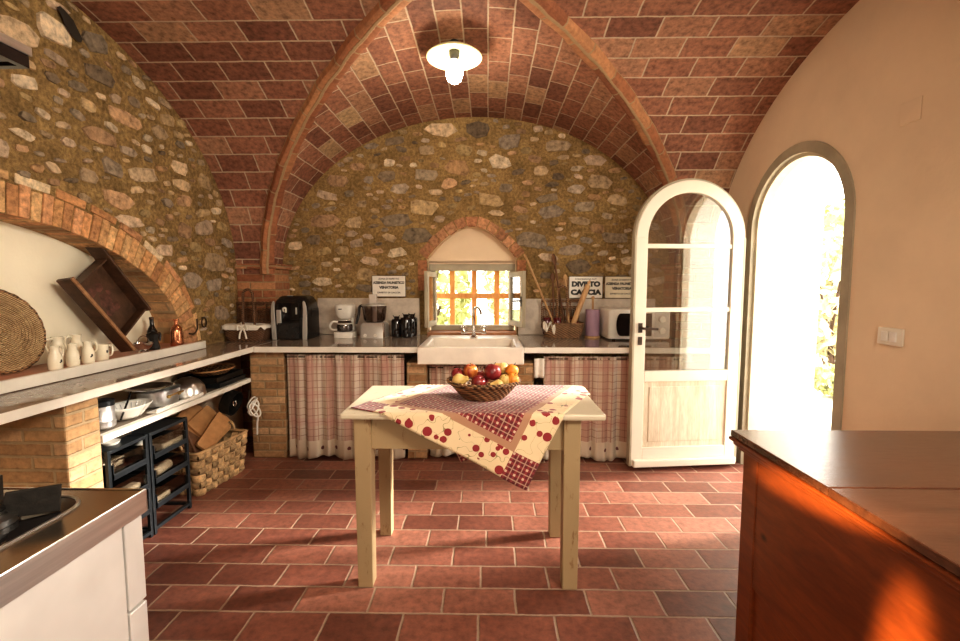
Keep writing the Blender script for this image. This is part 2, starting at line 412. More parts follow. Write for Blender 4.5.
CL1, CL2 = .88, 1.03
def cloth_mat():
    g = G('apple_tablecloth'); o = g.sep(g.tc('UV')); u, v = o[0], o[1]   # metres, 0..CL1, 0..CL2
    eu = g.m('MINIMUM', u, g.m('SUBTRACT', CL1, u)); ev = g.m('MINIMUM', v, g.m('SUBTRACT', CL2, v))
    e = g.m('MINIMUM', eu, ev)
    def gingham(per, dark, mid, light):
        a = g.m('LESS_THAN', g.m('FRACT', g.m('DIVIDE', u, per)), .75); b = g.m('LESS_THAN', g.m('FRACT', g.m('DIVIDE', v, per)), .75)
        s = g.m('MULTIPLY', g.m('ADD', a, b), .5)
        la = g.m('LESS_THAN', g.m('ABSOLUTE', g.m('SUBTRACT', g.m('FRACT', g.m('DIVIDE', u, per)), .37)), .06)
        lb = g.m('LESS_THAN', g.m('ABSOLUTE', g.m('SUBTRACT', g.m('FRACT', g.m('DIVIDE', v, per)), .37)), .06)
        c = g.ramp(s, [(0, light), (.25, mid), (.75, dark)], 'CONSTANT')
        return g.mix(g.m('MULTIPLY', g.m('MAXIMUM', la, lb), .55), c, light)
    ging = gingham(.041, (.13,.008,.014), (.25,.03,.035), (.60,.44,.32))
    # apples on cream
    vo = g.n.new('ShaderNodeTexVoronoi'); vo.inputs['Scale'].default_value = 23.; vo.inputs['Randomness'].default_value = .7
    g.l.new(g.comb(u, v), vo.inputs['Vector'])
    wc = g.sep(vo.outputs['Color'])
    rad = g.m('ADD', .27, g.m('MULTIPLY', wc[1], .22))
    ap = g.m('MULTIPLY', g.m('LESS_THAN', vo.outputs['Distance'], rad), g.m('GREATER_THAN', wc[0], .24))
    lf = g.m('MULTIPLY', g.m('LESS_THAN', vo.outputs['Distance'], .14), g.m('LESS_THAN', wc[0], .22))
    nz = g.noise(g.comb(u, v), 14, 1)
    vine = g.m('LESS_THAN', g.m('ABSOLUTE', g.m('SUBTRACT', nz, .5)), .004)
    ab = g.mix(vine, (.76,.60,.38), (.33,.27,.13)); ab = g.mix(lf, ab, (.10,.08,.04)); ab = g.mix(ap, ab, (.27,.02,.025))
    tan = (.42,.23,.14)
    c = g.mix(g.m('LESS_THAN', e, .152), ging, tan)
    c = g.mix(g.m('LESS_THAN', e, .122), c, ab)
    corner = g.m('LESS_THAN', g.m('MAXIMUM', eu, ev), .125)
    c = g.mix(corner, c, ging)
    g.bump(g.noise(g.tc('UV'), 150, 2), .15, .002)
    return g.fin(c, .8, Sheen_Weight=.25)
M['cloth'] = cloth_mat()

def leaf_mat(name, c):
    g = G(name); n = g.noise(g.tc(), 9, 3)
    col = g.ramp(n, [(.3, tuple(x*.5 for x in c)), (.7, c)])
    return g.fin(col, .6)
M['leaf'] = leaf_mat('leaf_green', (.62,.64,.30)); M['leaf2'] = leaf_mat('leaf_pale', (.78,.72,.46))
M['grass'] = leaf_mat('lawn', (.42,.45,.16)); M['gravel'] = plain('pale_gravel', (.80,.74,.62), .9, var=.2, scale=30, bump=.5)

# ------------------------------------------------------------------ room
XL, XR, YB, YF = -2.22, 1.955, 4.25, -4.05
CX, A, ZS, RI, EX = -.125, 1.82, 1.47, 1.435, 2.05
BAYS = [(2.12, 1.835), (-1.92, 1.835)]
def crown(s): return ZS + RI*max(0, 1-min(1, abs(s))**EX)**(1/EX)
def arclen(n, a):
    # cumulative arc lengths for profile s=sin(phi)
    L = [0]; pr = None
    for i in range(n+1):
        ph = -pi/2 + pi*i/n; q = (a*sin(ph), crown(sin(ph)))
        if pr: L.append(L[-1] + math.hypot(q[0]-pr[0], q[1]-pr[1]))
        pr = q
    return L
vb = MB(); NP = 64
for cy, b in BAYS:
    for side in (-1, 1):            # webs towards back and front
        L = arclen(NP, A)
        yw = {(2.12,1):YB, (2.12,-1):.1, (-1.92,1):.1, (-1.92,-1):YF}[(cy, side)]
        def fn(i, j):
            ph = -pi/2 + pi*i; s = sin(ph); y0 = cy + side*b*abs(s); return (CX + A*s, y0 + (yw-y0)*j, crown(s))
        def uvf(i, j):
            ph = -pi/2 + pi*i; s = sin(ph); y0 = cy + side*b*abs(s); return (y0 + (yw-y0)*j, L[int(round(i*NP))])
        vb.grid(fn, NP, 10, 0, uvf, flip=(side > 0))
    for side in (-1, 1):            # webs towards the side walls
        L = arclen(NP, b); xw = XL if side < 0 else XR
        def fn(i, j):
            ph = -pi/2 + pi*i; s = sin(ph); x0 = CX + side*A*abs(s); return (x0 + (xw-x0)*j, cy + b*s, crown(s))
        def uvf(i, j):
            ph = -pi/2 + pi*i; s = sin(ph); x0 = CX + side*A*abs(s); return (x0 + (xw-x0)*j, L[int(round(i*NP))] + .05)
        vb.grid(fn, NP, 10, 0, uvf, flip=(side < 0))
struct(vb.build('ceiling', M['vault'], smooth=True, angle=30), 'brick cross vault ceiling')
# groin ribs
k = 0
for cy, b in BAYS:
    for d in (-1, 1):
        rb = MB(); n = 60; sec = [(-.055,.02),(-.05,-.028),(-.03,-.04),(.03,-.04),(.05,-.028),(.055,.02)]
        vs = []; uvL = 0
        dirp = Vector((A, d*b, 0)).normalized(); side = Vector((-dirp.y, dirp.x, 0))
        fs = []; uvs = []; Ls = []
        pr = None
        for i in range(n+1):
            ph = -pi/2 + pi*i/n; s = sin(ph); p = Vector((CX + A*s, cy + d*b*s, crown(s)))
            tz = Vector((cos(ph)*A, cos(ph)*d*b, -RI*sin(ph)*(1 if True else 1))).normalized()
            nn = side.cross(tz).normalized()
            if nn.z < 0: nn = -nn
            if pr: uvL += (p-pr).length
            pr = p; Ls.append(uvL)
            for a_, h_ in sec: vs.append(p + side*a_*(1+.08*sin(i*1.7)) + nn*(h_ + .004*sin(i*2.3)))
        m_ = len(sec)
        for i in range(n):
            for j in range(m_-1):
                fs.append((i*m_+j, (i+1)*m_+j, (i+1)*m_+j+1, i*m_+j+1))
                uvs.append([(Ls[i], j*.03), (Ls[i+1], j*.03), (Ls[i+1], (j+1)*.03), (Ls[i], (j+1)*.03)])
        rb.add(vs, fs, 0, uvs)
        k += 1; struct(rb.build('trim_%d' % k, M['pilaster'], smooth=True), 'brick groin rib of the vault')
M_ = M
# floor
fl = MB(); fl.box(XL-.3, XR+.45, YF-.2, YB+.2, -.12, 0)
struct(fl.build('floor', M['floor']), 'terracotta tile floor')

# walls with arched openings by columns
def colwall(mb, us, lo, hi, top, put, mi=0, mb_low=None, zlow=None, milow=0):
    """us sorted; lo/hi give opening at u or None"""
    def quad(u0, u1, a0, a1, b0, b1, mi):
        if max(b0-a0, b1-a1) < 1e-4: return
        vs = [put(u0, a0), put(u1, a1), put(u1, b1), put(u0, b0)]
        mb.add(vs, [(0,1,2,3)], mi, [[(u0, a0), (u1, a1), (u1, b1), (u0, b0)]])
    for i in range(len(us)-1):
        u0, u1 = us[i], us[i+1]; um = (u0+u1)/2
        zl = zlow or 0
        if zl: quad(u0, u1, 0, 0, zl, zl, milow)
        if lo(um) is None: quad(u0, u1, zl, zl, top, top, mi)
        else:
            l0 = lo(u0) if lo(u0) is not None else lo(um); l1 = lo(u1) if lo(u1) is not None else lo(um)
            h0 = hi(u0) if hi(u0) is not None else l0; h1 = hi(u1) if hi(u1) is not None else l1
            quad(u0, u1, zl, zl, l0, l1, mi); quad(u0, u1, h0, h1, top, top, mi)
def lin(a, b, n): return [a + (b-a)*i/n for i in range(n+1)]

STONES = [(.42,.31,.19),(.50,.38,.25),(.29,.23,.16),(.45,.29,.17),(.27,.215,.155),(.56,.46,.33),(.40,.25,.13),(.46,.35,.25),(.20,.15,.10),(.36,.29,.22),(.38,.28,.14),(.40,.29,.16)]
def stones(mb, ok, put, u0, u1, z0, z1, seed, bright=1., mi=1, n_try=5200, big=1.):
    r = random.Random(seed); placed = []
    for t in range(n_try):
        k = 1 - t/n_try
        a = r.uniform(.034, .06 + .12*k)*big; b = a*r.uniform(.34, .66)
        if a < .03: a *= 1.3
        u = r.uniform(u0, u1); z = r.uniform(z0, z1)
        if not all(ok(u+du*a, z+dz*b) for du, dz in ((0,0),(1,0),(-1,0),(0,1),(0,-1))): continue
        hit = False
        for (pu, pz, pa, pb) in placed:
            if abs(pu-u) < pa+a+.03 and abs(pz-z) < pb+b+.03 and ((pu-u)/(pa+a+.008))**2 + ((pz-z)/(pb+b+.008))**2 < 1.: hit = True; break
        if hit: continue
        placed.append((u, z, a, b))
        n = r.choice((6, 7, 8, 9)); rot = r.uniform(-.25, .25); e = r.uniform(.5, 1.0)
        c = r.choice(STONES); v = r.uniform(.72, 1.28)*bright; c = tuple(x*v for x in c)
        h = r.uniform(.006, .018); tu, tz = r.uniform(-.3,.3)*h, r.uniform(-.3,.3)*h
        pts = []
        for i in range(n):
            th = 2*pi*i/n + r.uniform(-.18, .18); cc, ss = cos(th), sin(th)
            x = math.copysign(abs(cc)**e, cc)*a*r.uniform(.72, 1.08); y = math.copysign(abs(ss)**e, ss)*b*r.uniform(.78, 1.05)
            pts.append((x*cos(rot)-y*sin(rot), x*sin(rot)+y*cos(rot)))
        vs = []
        for sc_, hh in ((1.0, -.006), (.94, h*.75), (.6, h)):
            for x, y in pts: vs.append(put(u+x*sc_, z+y*sc_, hh + (tu*x/a + tz*y/b if hh > 0 else 0)))
        vs.append(put(u, z, h*1.05)); fs = []
        for q in range(2):
            for i in range(n): fs.append((q*n+i, q*n+(i+1) % n, (q+1)*n+(i+1) % n, (q+1)*n+i))
        for i in range(n): fs.append((2*n+i, 2*n+(i+1) % n, 3*n))
        mb.add(vs, fs, mi, None, c)

# left wall (plane x = XL) with niche
NC, NA, NZ, NB = 1.9, 1.32, .93, .78      # niche ellipse
def n_hi(y): 
    q = (y-NC)/NA
    return NZ + NB*sqrt(max(0, 1-q*q)) if abs(q) <= 1.0001 else None
wl = MB()
us = sorted(set([YF, -2, -1, 0] + lin(NC-NA, NC+NA, 64) + [3.5, 4.0, YB+.0]))
putL = lambda u, z, h=0: (XL + h, u, z)
colwall(wl, us, lambda u: .93 if n_hi(u) is not None and abs(u-NC) < NA+1e-6 else None, n_hi, 3.05, putL, 0, None, .90, 2)
# reveal + back of niche
ys = lin(NC-NA, NC+NA, 64); XN = -2.40
for i in range(64):
    y0, y1 = ys[i], ys[i+1]; h0, h1 = n_hi(y0), n_hi(y1)
    wl.add([(XL, y0, h0), (XL, y1, h1), (XN, y1, h1), (XN, y0, h0)], [(0,1,2,3)], 3, [[(0, y0*1.3), (0, y1*1.3), (.16, y1*1.3), (.16, y0*1.3)]])
    wl.add([(XN, y0, .9), (XN, y1, .9), (XN, y1, h1), (XN, y0, h0)], [(0,1,2,3)], 4)
wl.add([(XL, NC-NA, .93), (XN, NC-NA, .93), (XN, NC-NA, .9), (XL, NC-NA, .9)], [(0,1,2,3)], 4)
def okL(y, z):
    if z < .97 or y > 3.94: return False
    s = (y-2.12)/1.835
    if abs(s) >= 1 or z > crown(s)-.01:
        if not (y > 3.92 and z < 1.5): return False
    q = math.hypot((y-NC)/(NA+.185), (z-NZ)/(NB+.185))
    return q > 1.0
stones(wl, okL, putL, .9, 4.0, .95, 2.9, 11, 1.1, 1, 12000, .85)
struct(wl.build('wall_left', [M['mortar'], M['stone'], M['plaster'], M['pier'], M['plaster_niche']], smooth=True, angle=50), 'rubble stone wall with arched niche')
# niche brick arch (voussoirs)
def arch_bricks(mb, fn, n, t, gap, depth0, depth1, put, seed, cols, thick2=None, over=0.0):
    """fn(k)->(u,z,nu,nz) on the intrados at parameter 0..1"""
    r = random.Random(seed)
    for i in range(n):
        k0, k1 = (i+gap)/n, (i+1-gap)/n
        a = fn(k0); b = fn(k1); c = r.choice(cols); v = r.uniform(.8, 1.2); c = tuple(x*v for x in c)
        tt = t*r.uniform(.93, 1.04); d = depth1 + r.uniform(0, .007); st = r.uniform(-.003, .003) - over
        P4 = [(a[0]+a[2]*st, a[1]+a[3]*st), (b[0]+b[2]*st, b[1]+b[3]*st), (b[0]+b[2]*tt, b[1]+b[3]*tt), (a[0]+a[2]*tt, a[1]+a[3]*tt)]
        vs = [put(x, z, depth0) for x, z in P4] + [put(x, z, d) for x, z in P4]
        mb.add(vs, [(0,3,2,1),(4,5,6,7),(0,1,5,4),(1,2,6,5),(2,3,7,6),(3,0,4,7)], 0, None, c)
def nfn(k, ex=0):
    th = pi*k; u, z = cos(th), sin(th); nx, nz = u/NA, z/NB; l = math.hypot(nx, nz)
    return (NC+NA*u, NZ+NB*z, nx/l, nz/l)
BR = [(.56,.31,.14),(.62,.37,.18),(.50,.26,.12),(.66,.42,.21),(.54,.29,.15)]
# even spacing by arc length
tab = [0]
for i in range(400):
    p, q = nfn(i/400), nfn((i+1)/400); tab.append(tab[-1]+math.hypot(p[0]-q[0], p[1]-q[1]))
def nfe(k):
    d = k*tab[-1]
    import bisect
    j = min(399, max(0, bisect.bisect(tab, d)-1)); f = (d-tab[j])/(tab[j+1]-tab[j]); return nfn((j+f)/400)
ab = MB(); arch_bricks(ab, nfe, 62, .15, .055, -.15, .004, putL, 5, BR)
def nfo(k):
    a = nfe(k); return (a[0]+a[2]*.155, a[1]+a[3]*.155, a[2], a[3])
arch_bricks(ab, nfo, 18, .045, .08, -.02, .004, putL, 9, BR+[(.62,.5,.34)])
struct(ab.build('trim_5', M['abrick'], bevel=.004), 'brick arch over the niche')
# terracotta ledge
lg = MB(); lg.box(XN, -2.10, .6, 3.28, .906, .952); lg.box(-2.118, -2.092, .6, 3.28, .908, .963, 1)
tag(lg.build('ledge', [M['pale_tile'], M['marble_edge']], bevel=.004), 'long terracotta ledge with pale front edge in the arched niche', 'ledge')

# back wall with window niche
WX0, WX1, WC, WS, WT = -.575, .27, -.152, 1.62, 1.925
def w_hi(x):
    if x < WX0-1e-6 or x > WX1+1e-6: return None
    q = abs(x-WC)/((WX1-WX0)/2); return WS + (WT-WS)*(1-q**1.75)
wb = MB(); putB = lambda u, z, h=0: (u, YB - h, z)
us = sorted(set([XL, -1.9, -1.2] + lin(WX0, WX1, 32) + [.8, 1.3, XR]))
colwall(wb, us, lambda u: .87 if WX0-1e-6 <= u <= WX1+1e-6 else None, w_hi, 3.05, putB)
YW = 4.50
xs = lin(WX0, WX1, 32)
for i in range(32):
    x0, x1 = xs[i], xs[i+1]
    wb.add([(x0, YB, w_hi(x0)), (x1, YB, w_hi(x1)), (x1, YW, w_hi(x1)), (x0, YW, w_hi(x0))], [(0,1,2,3)], 2)
    wb.add([(x0, 4.38, 1.59), (x1, 4.38, 1.59), (x1, 4.38, w_hi(x1)), (x0, 4.38, w_hi(x0))], [(3,2,1,0)], 2)
for x in (WX0, WX1):
    wb.add([(x, YB, .87), (x, YW+.12, .87), (x, YW+.12, WS), (x, YB, WS)], [(0,1,2,3)], 2)
wb.box(WX0, WX1, 4.38, YW+.12, 1.575, 1.60, 2); wb.box(WX0-.1, WX1+.1, YB, YW+.12, .80, .868, 2)
def okB(x, z):
    s = (x-CX)/A
    if abs(s) > .995 or z > crown(s)-.01: return False
    if -1.64 < x < -.62 and z < 1.27: return False
    if x > .28 and z < 1.27: return False
    if z < .95: return False
    return not (WX0-.10 < x < WX1+.10 and (w_hi(min(max(x, WX0), WX1)) + .115) > z)
stones(wb, okB, putB, -1.9, 1.6, .93, 2.9, 23, 1.02, 1, 12000, .95)
struct(wb.build('wall_back', [M['mortar'], M['stone'], M['plaster']], smooth=True, angle=50), 'rubble stone back wall with arched window niche')
def wfn(k):
    x = WX0 + (WX1-WX0)*k; z = w_hi(x); e = .004
    dz = (w_hi(min(x+e, WX1)) - w_hi(max(x-e, WX0)))/(min(x+e,WX1)-max(x-e,WX0)); l = math.hypot(1, dz); return (x, z, -dz/l, 1/l)
def wfe(k):   # spread bricks evenly: two straight jamb bricks + curve
    kk = .5 - .5*cos(pi*k); return wfn(kk)
wa = MB(); arch_bricks(wa, wfe, 15, .095, .04, -.05, .006, putB, 4, [(.44,.22,.12),(.50,.27,.15),(.40,.19,.10)])
for sx in (-1, 1):
    for i in range(2):
        x0 = WX0-.085 if sx < 0 else WX1; z0 = WS-.30+i*.145
        wa.box(x0, x0+.085, YB-.008, YB+.05, z0, z0+.14, 0, None, (.40,.18,.09))
struct(wa.build('trim_6', M['abrick'], bevel=.004), 'brick arch over the window')

# right wall (plane x = XR) with doorway
DC, DR, DS = 2.965, .495, 1.765     # centre y, outer radius, springing
def d_hi(y, r=DR):
    q = (y-DC)/r
    return DS + r*sqrt(max(0, 1-q*q)) if abs(q) <= 1.0001 else None
wr = MB(); putR = lambda u, z, h=0: (XR - h, u, z)
us = sorted(set([YF, -2, 0, 1] + [DC + DR*sin(-pi/2+pi*i/40) for i in range(41)] + [3.8, YB]))
colwall(wr, us, lambda u: 0. if abs(u-DC) < DR+1e-6 else None, d_hi, 3.05, putR)
ys = [DC + DR*sin(-pi/2+pi*i/40) for i in range(41)]; XO = 2.40
def sp(y, x): return DC + (y-DC)*(1 + (x-XR)*.15)
for i in range(40):
    a, b = ys[i], ys[i+1]
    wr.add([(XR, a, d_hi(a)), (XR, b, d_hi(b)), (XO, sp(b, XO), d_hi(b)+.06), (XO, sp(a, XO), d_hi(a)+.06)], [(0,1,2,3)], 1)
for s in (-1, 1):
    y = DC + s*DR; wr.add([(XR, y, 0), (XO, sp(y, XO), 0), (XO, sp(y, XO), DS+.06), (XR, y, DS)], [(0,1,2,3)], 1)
struct(wr.build('wall_right', [M['plaster'], M['plaster_white']], smooth=True, angle=50), 'cream plaster wall with arched doorway')
wf = MB(); wf.add([(XL, YF, 0), (XR, YF, 0), (XR, YF, 3.05), (XL, YF, 3.05)], [(0,1,2,3)])
struct(wf.build('wall_front', M['plaster']), 'plaster wall behind the viewer')

# corner pilasters
k = 7
for (x0, x1, y0, y1, lb) in ((XL, -1.88, 3.955, YB, 'brick corner pilaster carrying the vault, behind the left basket'), (1.64, XR, 3.955, YB, 'brick corner pilaster behind the door leaf'),
                             (XL, -1.9, -.02, .22, 'brick pilaster on the left wall'), (1.58, XR, -.02, .22, 'brick pilaster on the right wall')):
    ZT = 1.56; b = MB(); b.box(x0, x1, y0, y1, 0, ZT-.045); sx = 1 if x0 < 0 else -1
    xa, xb = (x0, x1+.03) if sx > 0 else (x0-.03, x1)
    b.box(xa, xb, y0-.03, y1+(0 if y1 == YB else .03), ZT-.045, ZT); 
    struct(b.build('trim_%d' % k, M['pilaster'], bevel=.006), lb); k += 1

# ------------------------------------------------------------------ window_1
win = thing('window_1', 'small casement window with open leaves and orange wooden grille', 'window', (WC, 4.45, .868)); del win['category']; win['kind'] = 'structure'
FX0, FX1, FZ0, FZ1 = -.56, .255, .93, 1.60
b = MB()
b.box(FX0-.01, FX1+.01, 4.40, 4.46, FZ1-.09, FZ1); b.box(FX0, FX1, 4.385, 4.40, FZ1-.022, FZ1-.0); b.box(FX0, FX1, 4.40, 4.46, FZ0, FZ0+.05)
b.box(FX0-.01, FX0+.045, 4.40, 4.46, FZ0+.05, FZ1-.09); b.box(FX1-.045, FX1+.01, 4.40, 4.46, FZ0+.05, FZ1-.09)
b.build('window_frame', M['greige'], win, world=True, bevel=.004)
b = MB(); b.box(WX0+.002, WX1-.002, 4.20, 4.46, .872, .928); b.build('window_sill', M['sill_brick'], win, world=True, bevel=.006)
def casement(hx, hy, tx, ty, handle):
    H0 = Vector((hx, hy, 0)); T = Vector((tx, ty, 0)); d = (T-H0); w = d.length; d.normalize(); nrm = Vector((-d.y, d.x, 0))
    Mx = Matrix(((d.x, nrm.x, 0, hx), (d.y, nrm.y, 0, hy), (0, 0, 1, 0), (0, 0, 0, 1)))
    z0, z1 = FZ0+.055, FZ1-.10
    b = MB()
    b.box(0, .05, -.017, .017, z0, z1, 0, Mx); b.box(w-.05, w, -.017, .017, z0, z1, 0, Mx)
    b.box(.05, w-.05, -.017, .017, z0, z0+.05, 0, Mx); b.box(.05, w-.05, -.017, .017, z1-.05, z1, 0, Mx)
    o = b.build('casement', M['greige'], win, world=True, bevel=.003)
    b = MB(); b.box(.045, w-.045, -.003, .003, z0+.04, z1-.04, 0, Mx); b.build('pane', M['glass'], o, world=True)
    if handle:
        b = MB(); s = -1; b.box(w-.036, w-.014, s*.017, s*.024, 1.18, 1.27, 0, Mx)
        b.tube([Mx @ Vector((w-.025, s*.02, 1.23)), Mx @ Vector((w-.025, s*.05, 1.23)), Mx @ Vector((w-.12, s*.055, 1.225))], .007)
        b.build('handle', M['black_metal'], o, world=True, smooth=True)
casement(-.515, 4.40, -.56, 4.06, False); casement(.213, 4.40, .325, 4.07, True)
b = MB()
for x in (-.365, -.14, .09): b.box(x-.027, x+.027, 4.602, 4.63, .87, 1.60)
for z in (1.262,): b.box(WX0, WX1, 4.575, 4.60, z-.027, z+.027)
b.box(WX0, WX1, 4.575, 4.60, .86, .90)
b.build('grille', M['grille'], win, world=True, bevel=.004)

# ------------------------------------------------------------------ door_1 : frame in the right wall + open leaf
dr = thing('door_1', 'cream arched glazed door standing open against the back counter', 'door', (1.9, 3.36, 0)); del dr['category']; dr['kind'] = 'structure'
def arch_ring(mb, x0, x1, r0, r1, z0=0., mi=0, cy=DC, zs=DS, n=28):
    pts = [(-1, z0)] + [(None, -pi/2 + pi*i/n) for i in range(n+1)] + [(1, z0)]
    def P(r, q): 
        if q[0] is not None: return (cy + q[0]*r, q[1])
        return (cy + r*sin(q[1]), zs + r*cos(q[1]))
    for i in range(len(pts)-1):
        a, b = pts[i], pts[i+1]; ia, ib, oa, ob = P(r0, a), P(r0, b), P(r1, a), P(r1, b)
        V = [(x, p[0], p[1]) for x in (x0, x1) for p in (ia, ib, ob, oa)]
        mb.add(V, [(0,1,2,3),(7,6,5,4),(0,4,5,1),(3,2,6,7),(0,3,7,4),(1,5,6,2)], mi)
b = MB(); arch_ring(b, XR-.010, XR+.06, .435, .498); b.build('door_frame', M['greige'], dr, world=True, smooth=True, angle=30)
b = MB(); arch_ring(b, XR+.02, XR+.09, .412, .44); b.build('door_stop', M['greige_light'], dr, world=True, smooth=True, angle=30)
# leaf local: x along width from hinge (0) to free edge (W), y thickness, z up
W = .815; hx, hy, fx, fy = 1.868, 3.375, 1.058, 3.285
d = Vector((fx-hx, fy-hy, 0)).normalized(); nr = Vector((-d.y, d.x, 0))   # nr: away from camera? d=(-1,..) -> nr=(.., -1): towards camera
LM = Matrix(((d.x, nr.x, 0, hx), (d.y, nr.y, 0, hy), (0, 0, 1, 0), (0, 0, 0, 1)))
ST, TH = .085, .022; ZSL = 1.715; RO = W/2; RIN = RO-ST
b = MB()
b.box(0, ST, -TH, TH, .035, ZSL, 0, LM); b.box(W-ST, W, -TH, TH, .035, ZSL, 0, LM)
n = 28
for i in range(n):
    a0, a1 = pi*i/n, pi*(i+1)/n
    V = [LM @ Vector((RO + r*cos(a), y, ZSL + r*sin(a))) for y in (-TH, TH) for r, a in ((RIN, a0), (RIN, a1), (RO, a1), (RO, a0))]
    b.add(V, [(0,1,2,3),(7,6,5,4),(0,4,5,1),(3,2,6,7)])
b.box(ST, W-ST, -TH, TH, .665, .745, 0, LM); b.box(ST, W-ST, -TH, TH, .035, .17, 0, LM)
for z in (1.655, 1.195): b.box(ST, W-ST, -.014, .014, z-.016, z+.016, 0, LM)
b.build('door_leaf', M['door_paint'], dr, world=True, bevel=.003, smooth=True, angle=30)
b = MB(); b.box(.01, W-.01, TH, TH+.03, .03, .085, 0, LM); b.build('weather_bar', M['door_paint'], dr, world=True, bevel=.008)
b = MB(); b.box(ST-.003, W-ST+.003, -.008, .008, .165, .668, 0, LM); b.box(ST+.045, W-ST-.045, -.013, .013, .21, .625, 0, LM)
b.build('door_panel', M['door_panel'], dr, world=True, bevel=.004)
b = MB(); b.box(-.012, 0, -.024, .024, .035, ZSL, 0, LM); b.box(W, W+.014, -.026, .026, .035, ZSL, 0, LM)
for i in range(n):
    a0, a1 = pi*i/n, pi*(i+1)/n
    V = [LM @ Vector((RO + r*cos(a), y, ZSL + r*sin(a))) for y in (-.026, .012) for r, a in ((RO-.001, a0), (RO-.001, a1), (RO+.014, a1), (RO+.014, a0))]
    b.add(V, [(0,1,2,3),(7,6,5,4),(0,4,5,1),(3,2,6,7)])
b.build('door_edge', M['greige'], dr, world=True, smooth=True, angle=30)
def pane(z0, z1):
    b = MB(); b.box(ST-.004, W-ST+.004, -.003, .003, z0, z1, 0, LM); b.build('glass_pane', M['glass'], dr, world=True)
pane(.745, 1.179); pane(1.211, 1.639)
b = MB(); poly = [(ST-.002, 1.671), (W-ST+.002, 1.671)] + [(RO+(RIN+.002)*cos(pi*i/24), ZSL+(RIN+.002)*sin(pi*i/24)) for i in range(25)]
PM = LM @ Matrix(((1,0,0,0),(0,0,1,0),(0,1,0,0),(0,0,0,1)))
b.prism(poly, -.003, .003, PM); b.build('glass_pane', M['glass'], dr, world=True)
b = MB(); b.box(W-.058, W-.028, TH, TH+.006, 1.03, 1.10, 0, LM); b.box(W-.058, W-.028, TH, TH+.006, .94, 1.0, 0, LM)
b.tube([LM @ Vector((W-.043, TH, 1.065)), LM @ Vector((W-.043, TH+.05, 1.065)), LM @ Vector((W-.15, TH+.055, 1.06))], .009)
b.build('handle', M['rust'], dr, world=True, smooth=True)

# ------------------------------------------------------------------ wall fittings
sw = thing('light_switch', 'cream double light switch on the right wall beside the doorway', 'switch', (XR-.001, 2.20, 1.128))
b = MB(); b.box(-.012, 0, -.068, .068, -.042, .042); b.build('cover_plate', M['switch'], sw, bevel=.004)
for s in (-.022, .022):
    b = MB(); b.box(-.018, -.010, s-.019, s+.019, -.024, .024); b.build('rocker', M['white_plastic'], sw, bevel=.003)
b = MB(); b.box(-.006, 0, -.052, .052, -.052, .052)
tag(b.build('junction_cover', M['plaster'], loc=(XR-.001, 2.185, 2.175), bevel=.003), 'blank plaster coloured cover plate high on the right wall', 'cover plate')

# ------------------------------------------------------------------ worktops and piers
CZ = .905
def slab(name, x0, x1, y0, y1, z0, z1, front, label, edge=.012):
    b = MB(); ex0, ex1, ey0 = x0, x1, y0
    b.box(x0, x1, y0, y1, z0, z1, 0)
    if front == 'y': b.box(x0, x1, y0-.006, y0+.004, z0, z1-.002, 1)
    if front == 'x': b.box(x1-.004, x1+.006, y0, y1, z0, z1-.002, 1)
    return tag(b.build(name, [M['marble'], M['marble_edge']], bevel=.003), label, 'worktop')
slab('marble_worktop', XL+.005, -1.80, 1.08, YB-.005, CZ-.042, CZ, 'x', 'long grey marble worktop running along the left stone wall')
slab('marble_worktop', -1.793, -.535, 3.385, YB-.005, CZ-.045, CZ, 'y', 'grey marble worktop holding the coffee machines on the back wall')
slab('marble_worktop', .275, 1.80, 3.385, YB-.005, CZ-.045, CZ, 'y', 'grey marble worktop to the right of the sink under the microwave')
b = MB(); b.box(-.535, .275, 3.99, YB-.005, CZ-.045, CZ)
tag(b.build('marble_strip', M['splash'], bevel=.003), 'narrow marble strip behind the sink under the window', 'worktop')
for x0, x1, z1, lb in ((-1.61, -.645, 1.25, 'low pale marble splashback behind the coffee maker and food processor'), (.285, 1.56, 1.245, 'low pale marble splashback behind the utensil basket and microwave')):
    b = MB(); b.box(x0, x1, YB-.03, YB-.001, CZ+.001, z1); tag(b.build('splashback', M['splash'], bevel=.004), lb, 'splashback')
def pier(x0, x1, y0, y1, z1, lb):
    b = MB(); b.box(x0, x1, y0, y1, 0, z1); tag(b.build('brick_pier', M['pier'], bevel=.008), lb, 'pier')
pier(XL+.01, -1.855, 1.90, 2.075, CZ-.052, 'tan brick pier carrying the left worktop beside the black drawer racks')
pier(-1.87, -1.60, 3.46, 4.0, CZ-.052, 'brick pier at the inner corner left of the long plaid curtain')
pier(-.635, -.48, 3.46, 4.2, .772, 'narrow brick pier under the left end of the sink')
pier(.19, .355, 3.46, 4.2, .772, 'narrow brick pier under the right end of the sink')
b = MB(); b.box(-2.2, -1.895, 2.09, 3.455, .615, .645, 0); b.box(-1.90, -1.86, 2.09, 3.455, .615, .648, 1)
tag(b.build('under_shelf', [M['marble'], M['marble_edge']], bevel=.002), 'long white edged shelf holding pans beneath the left worktop', 'shelf')

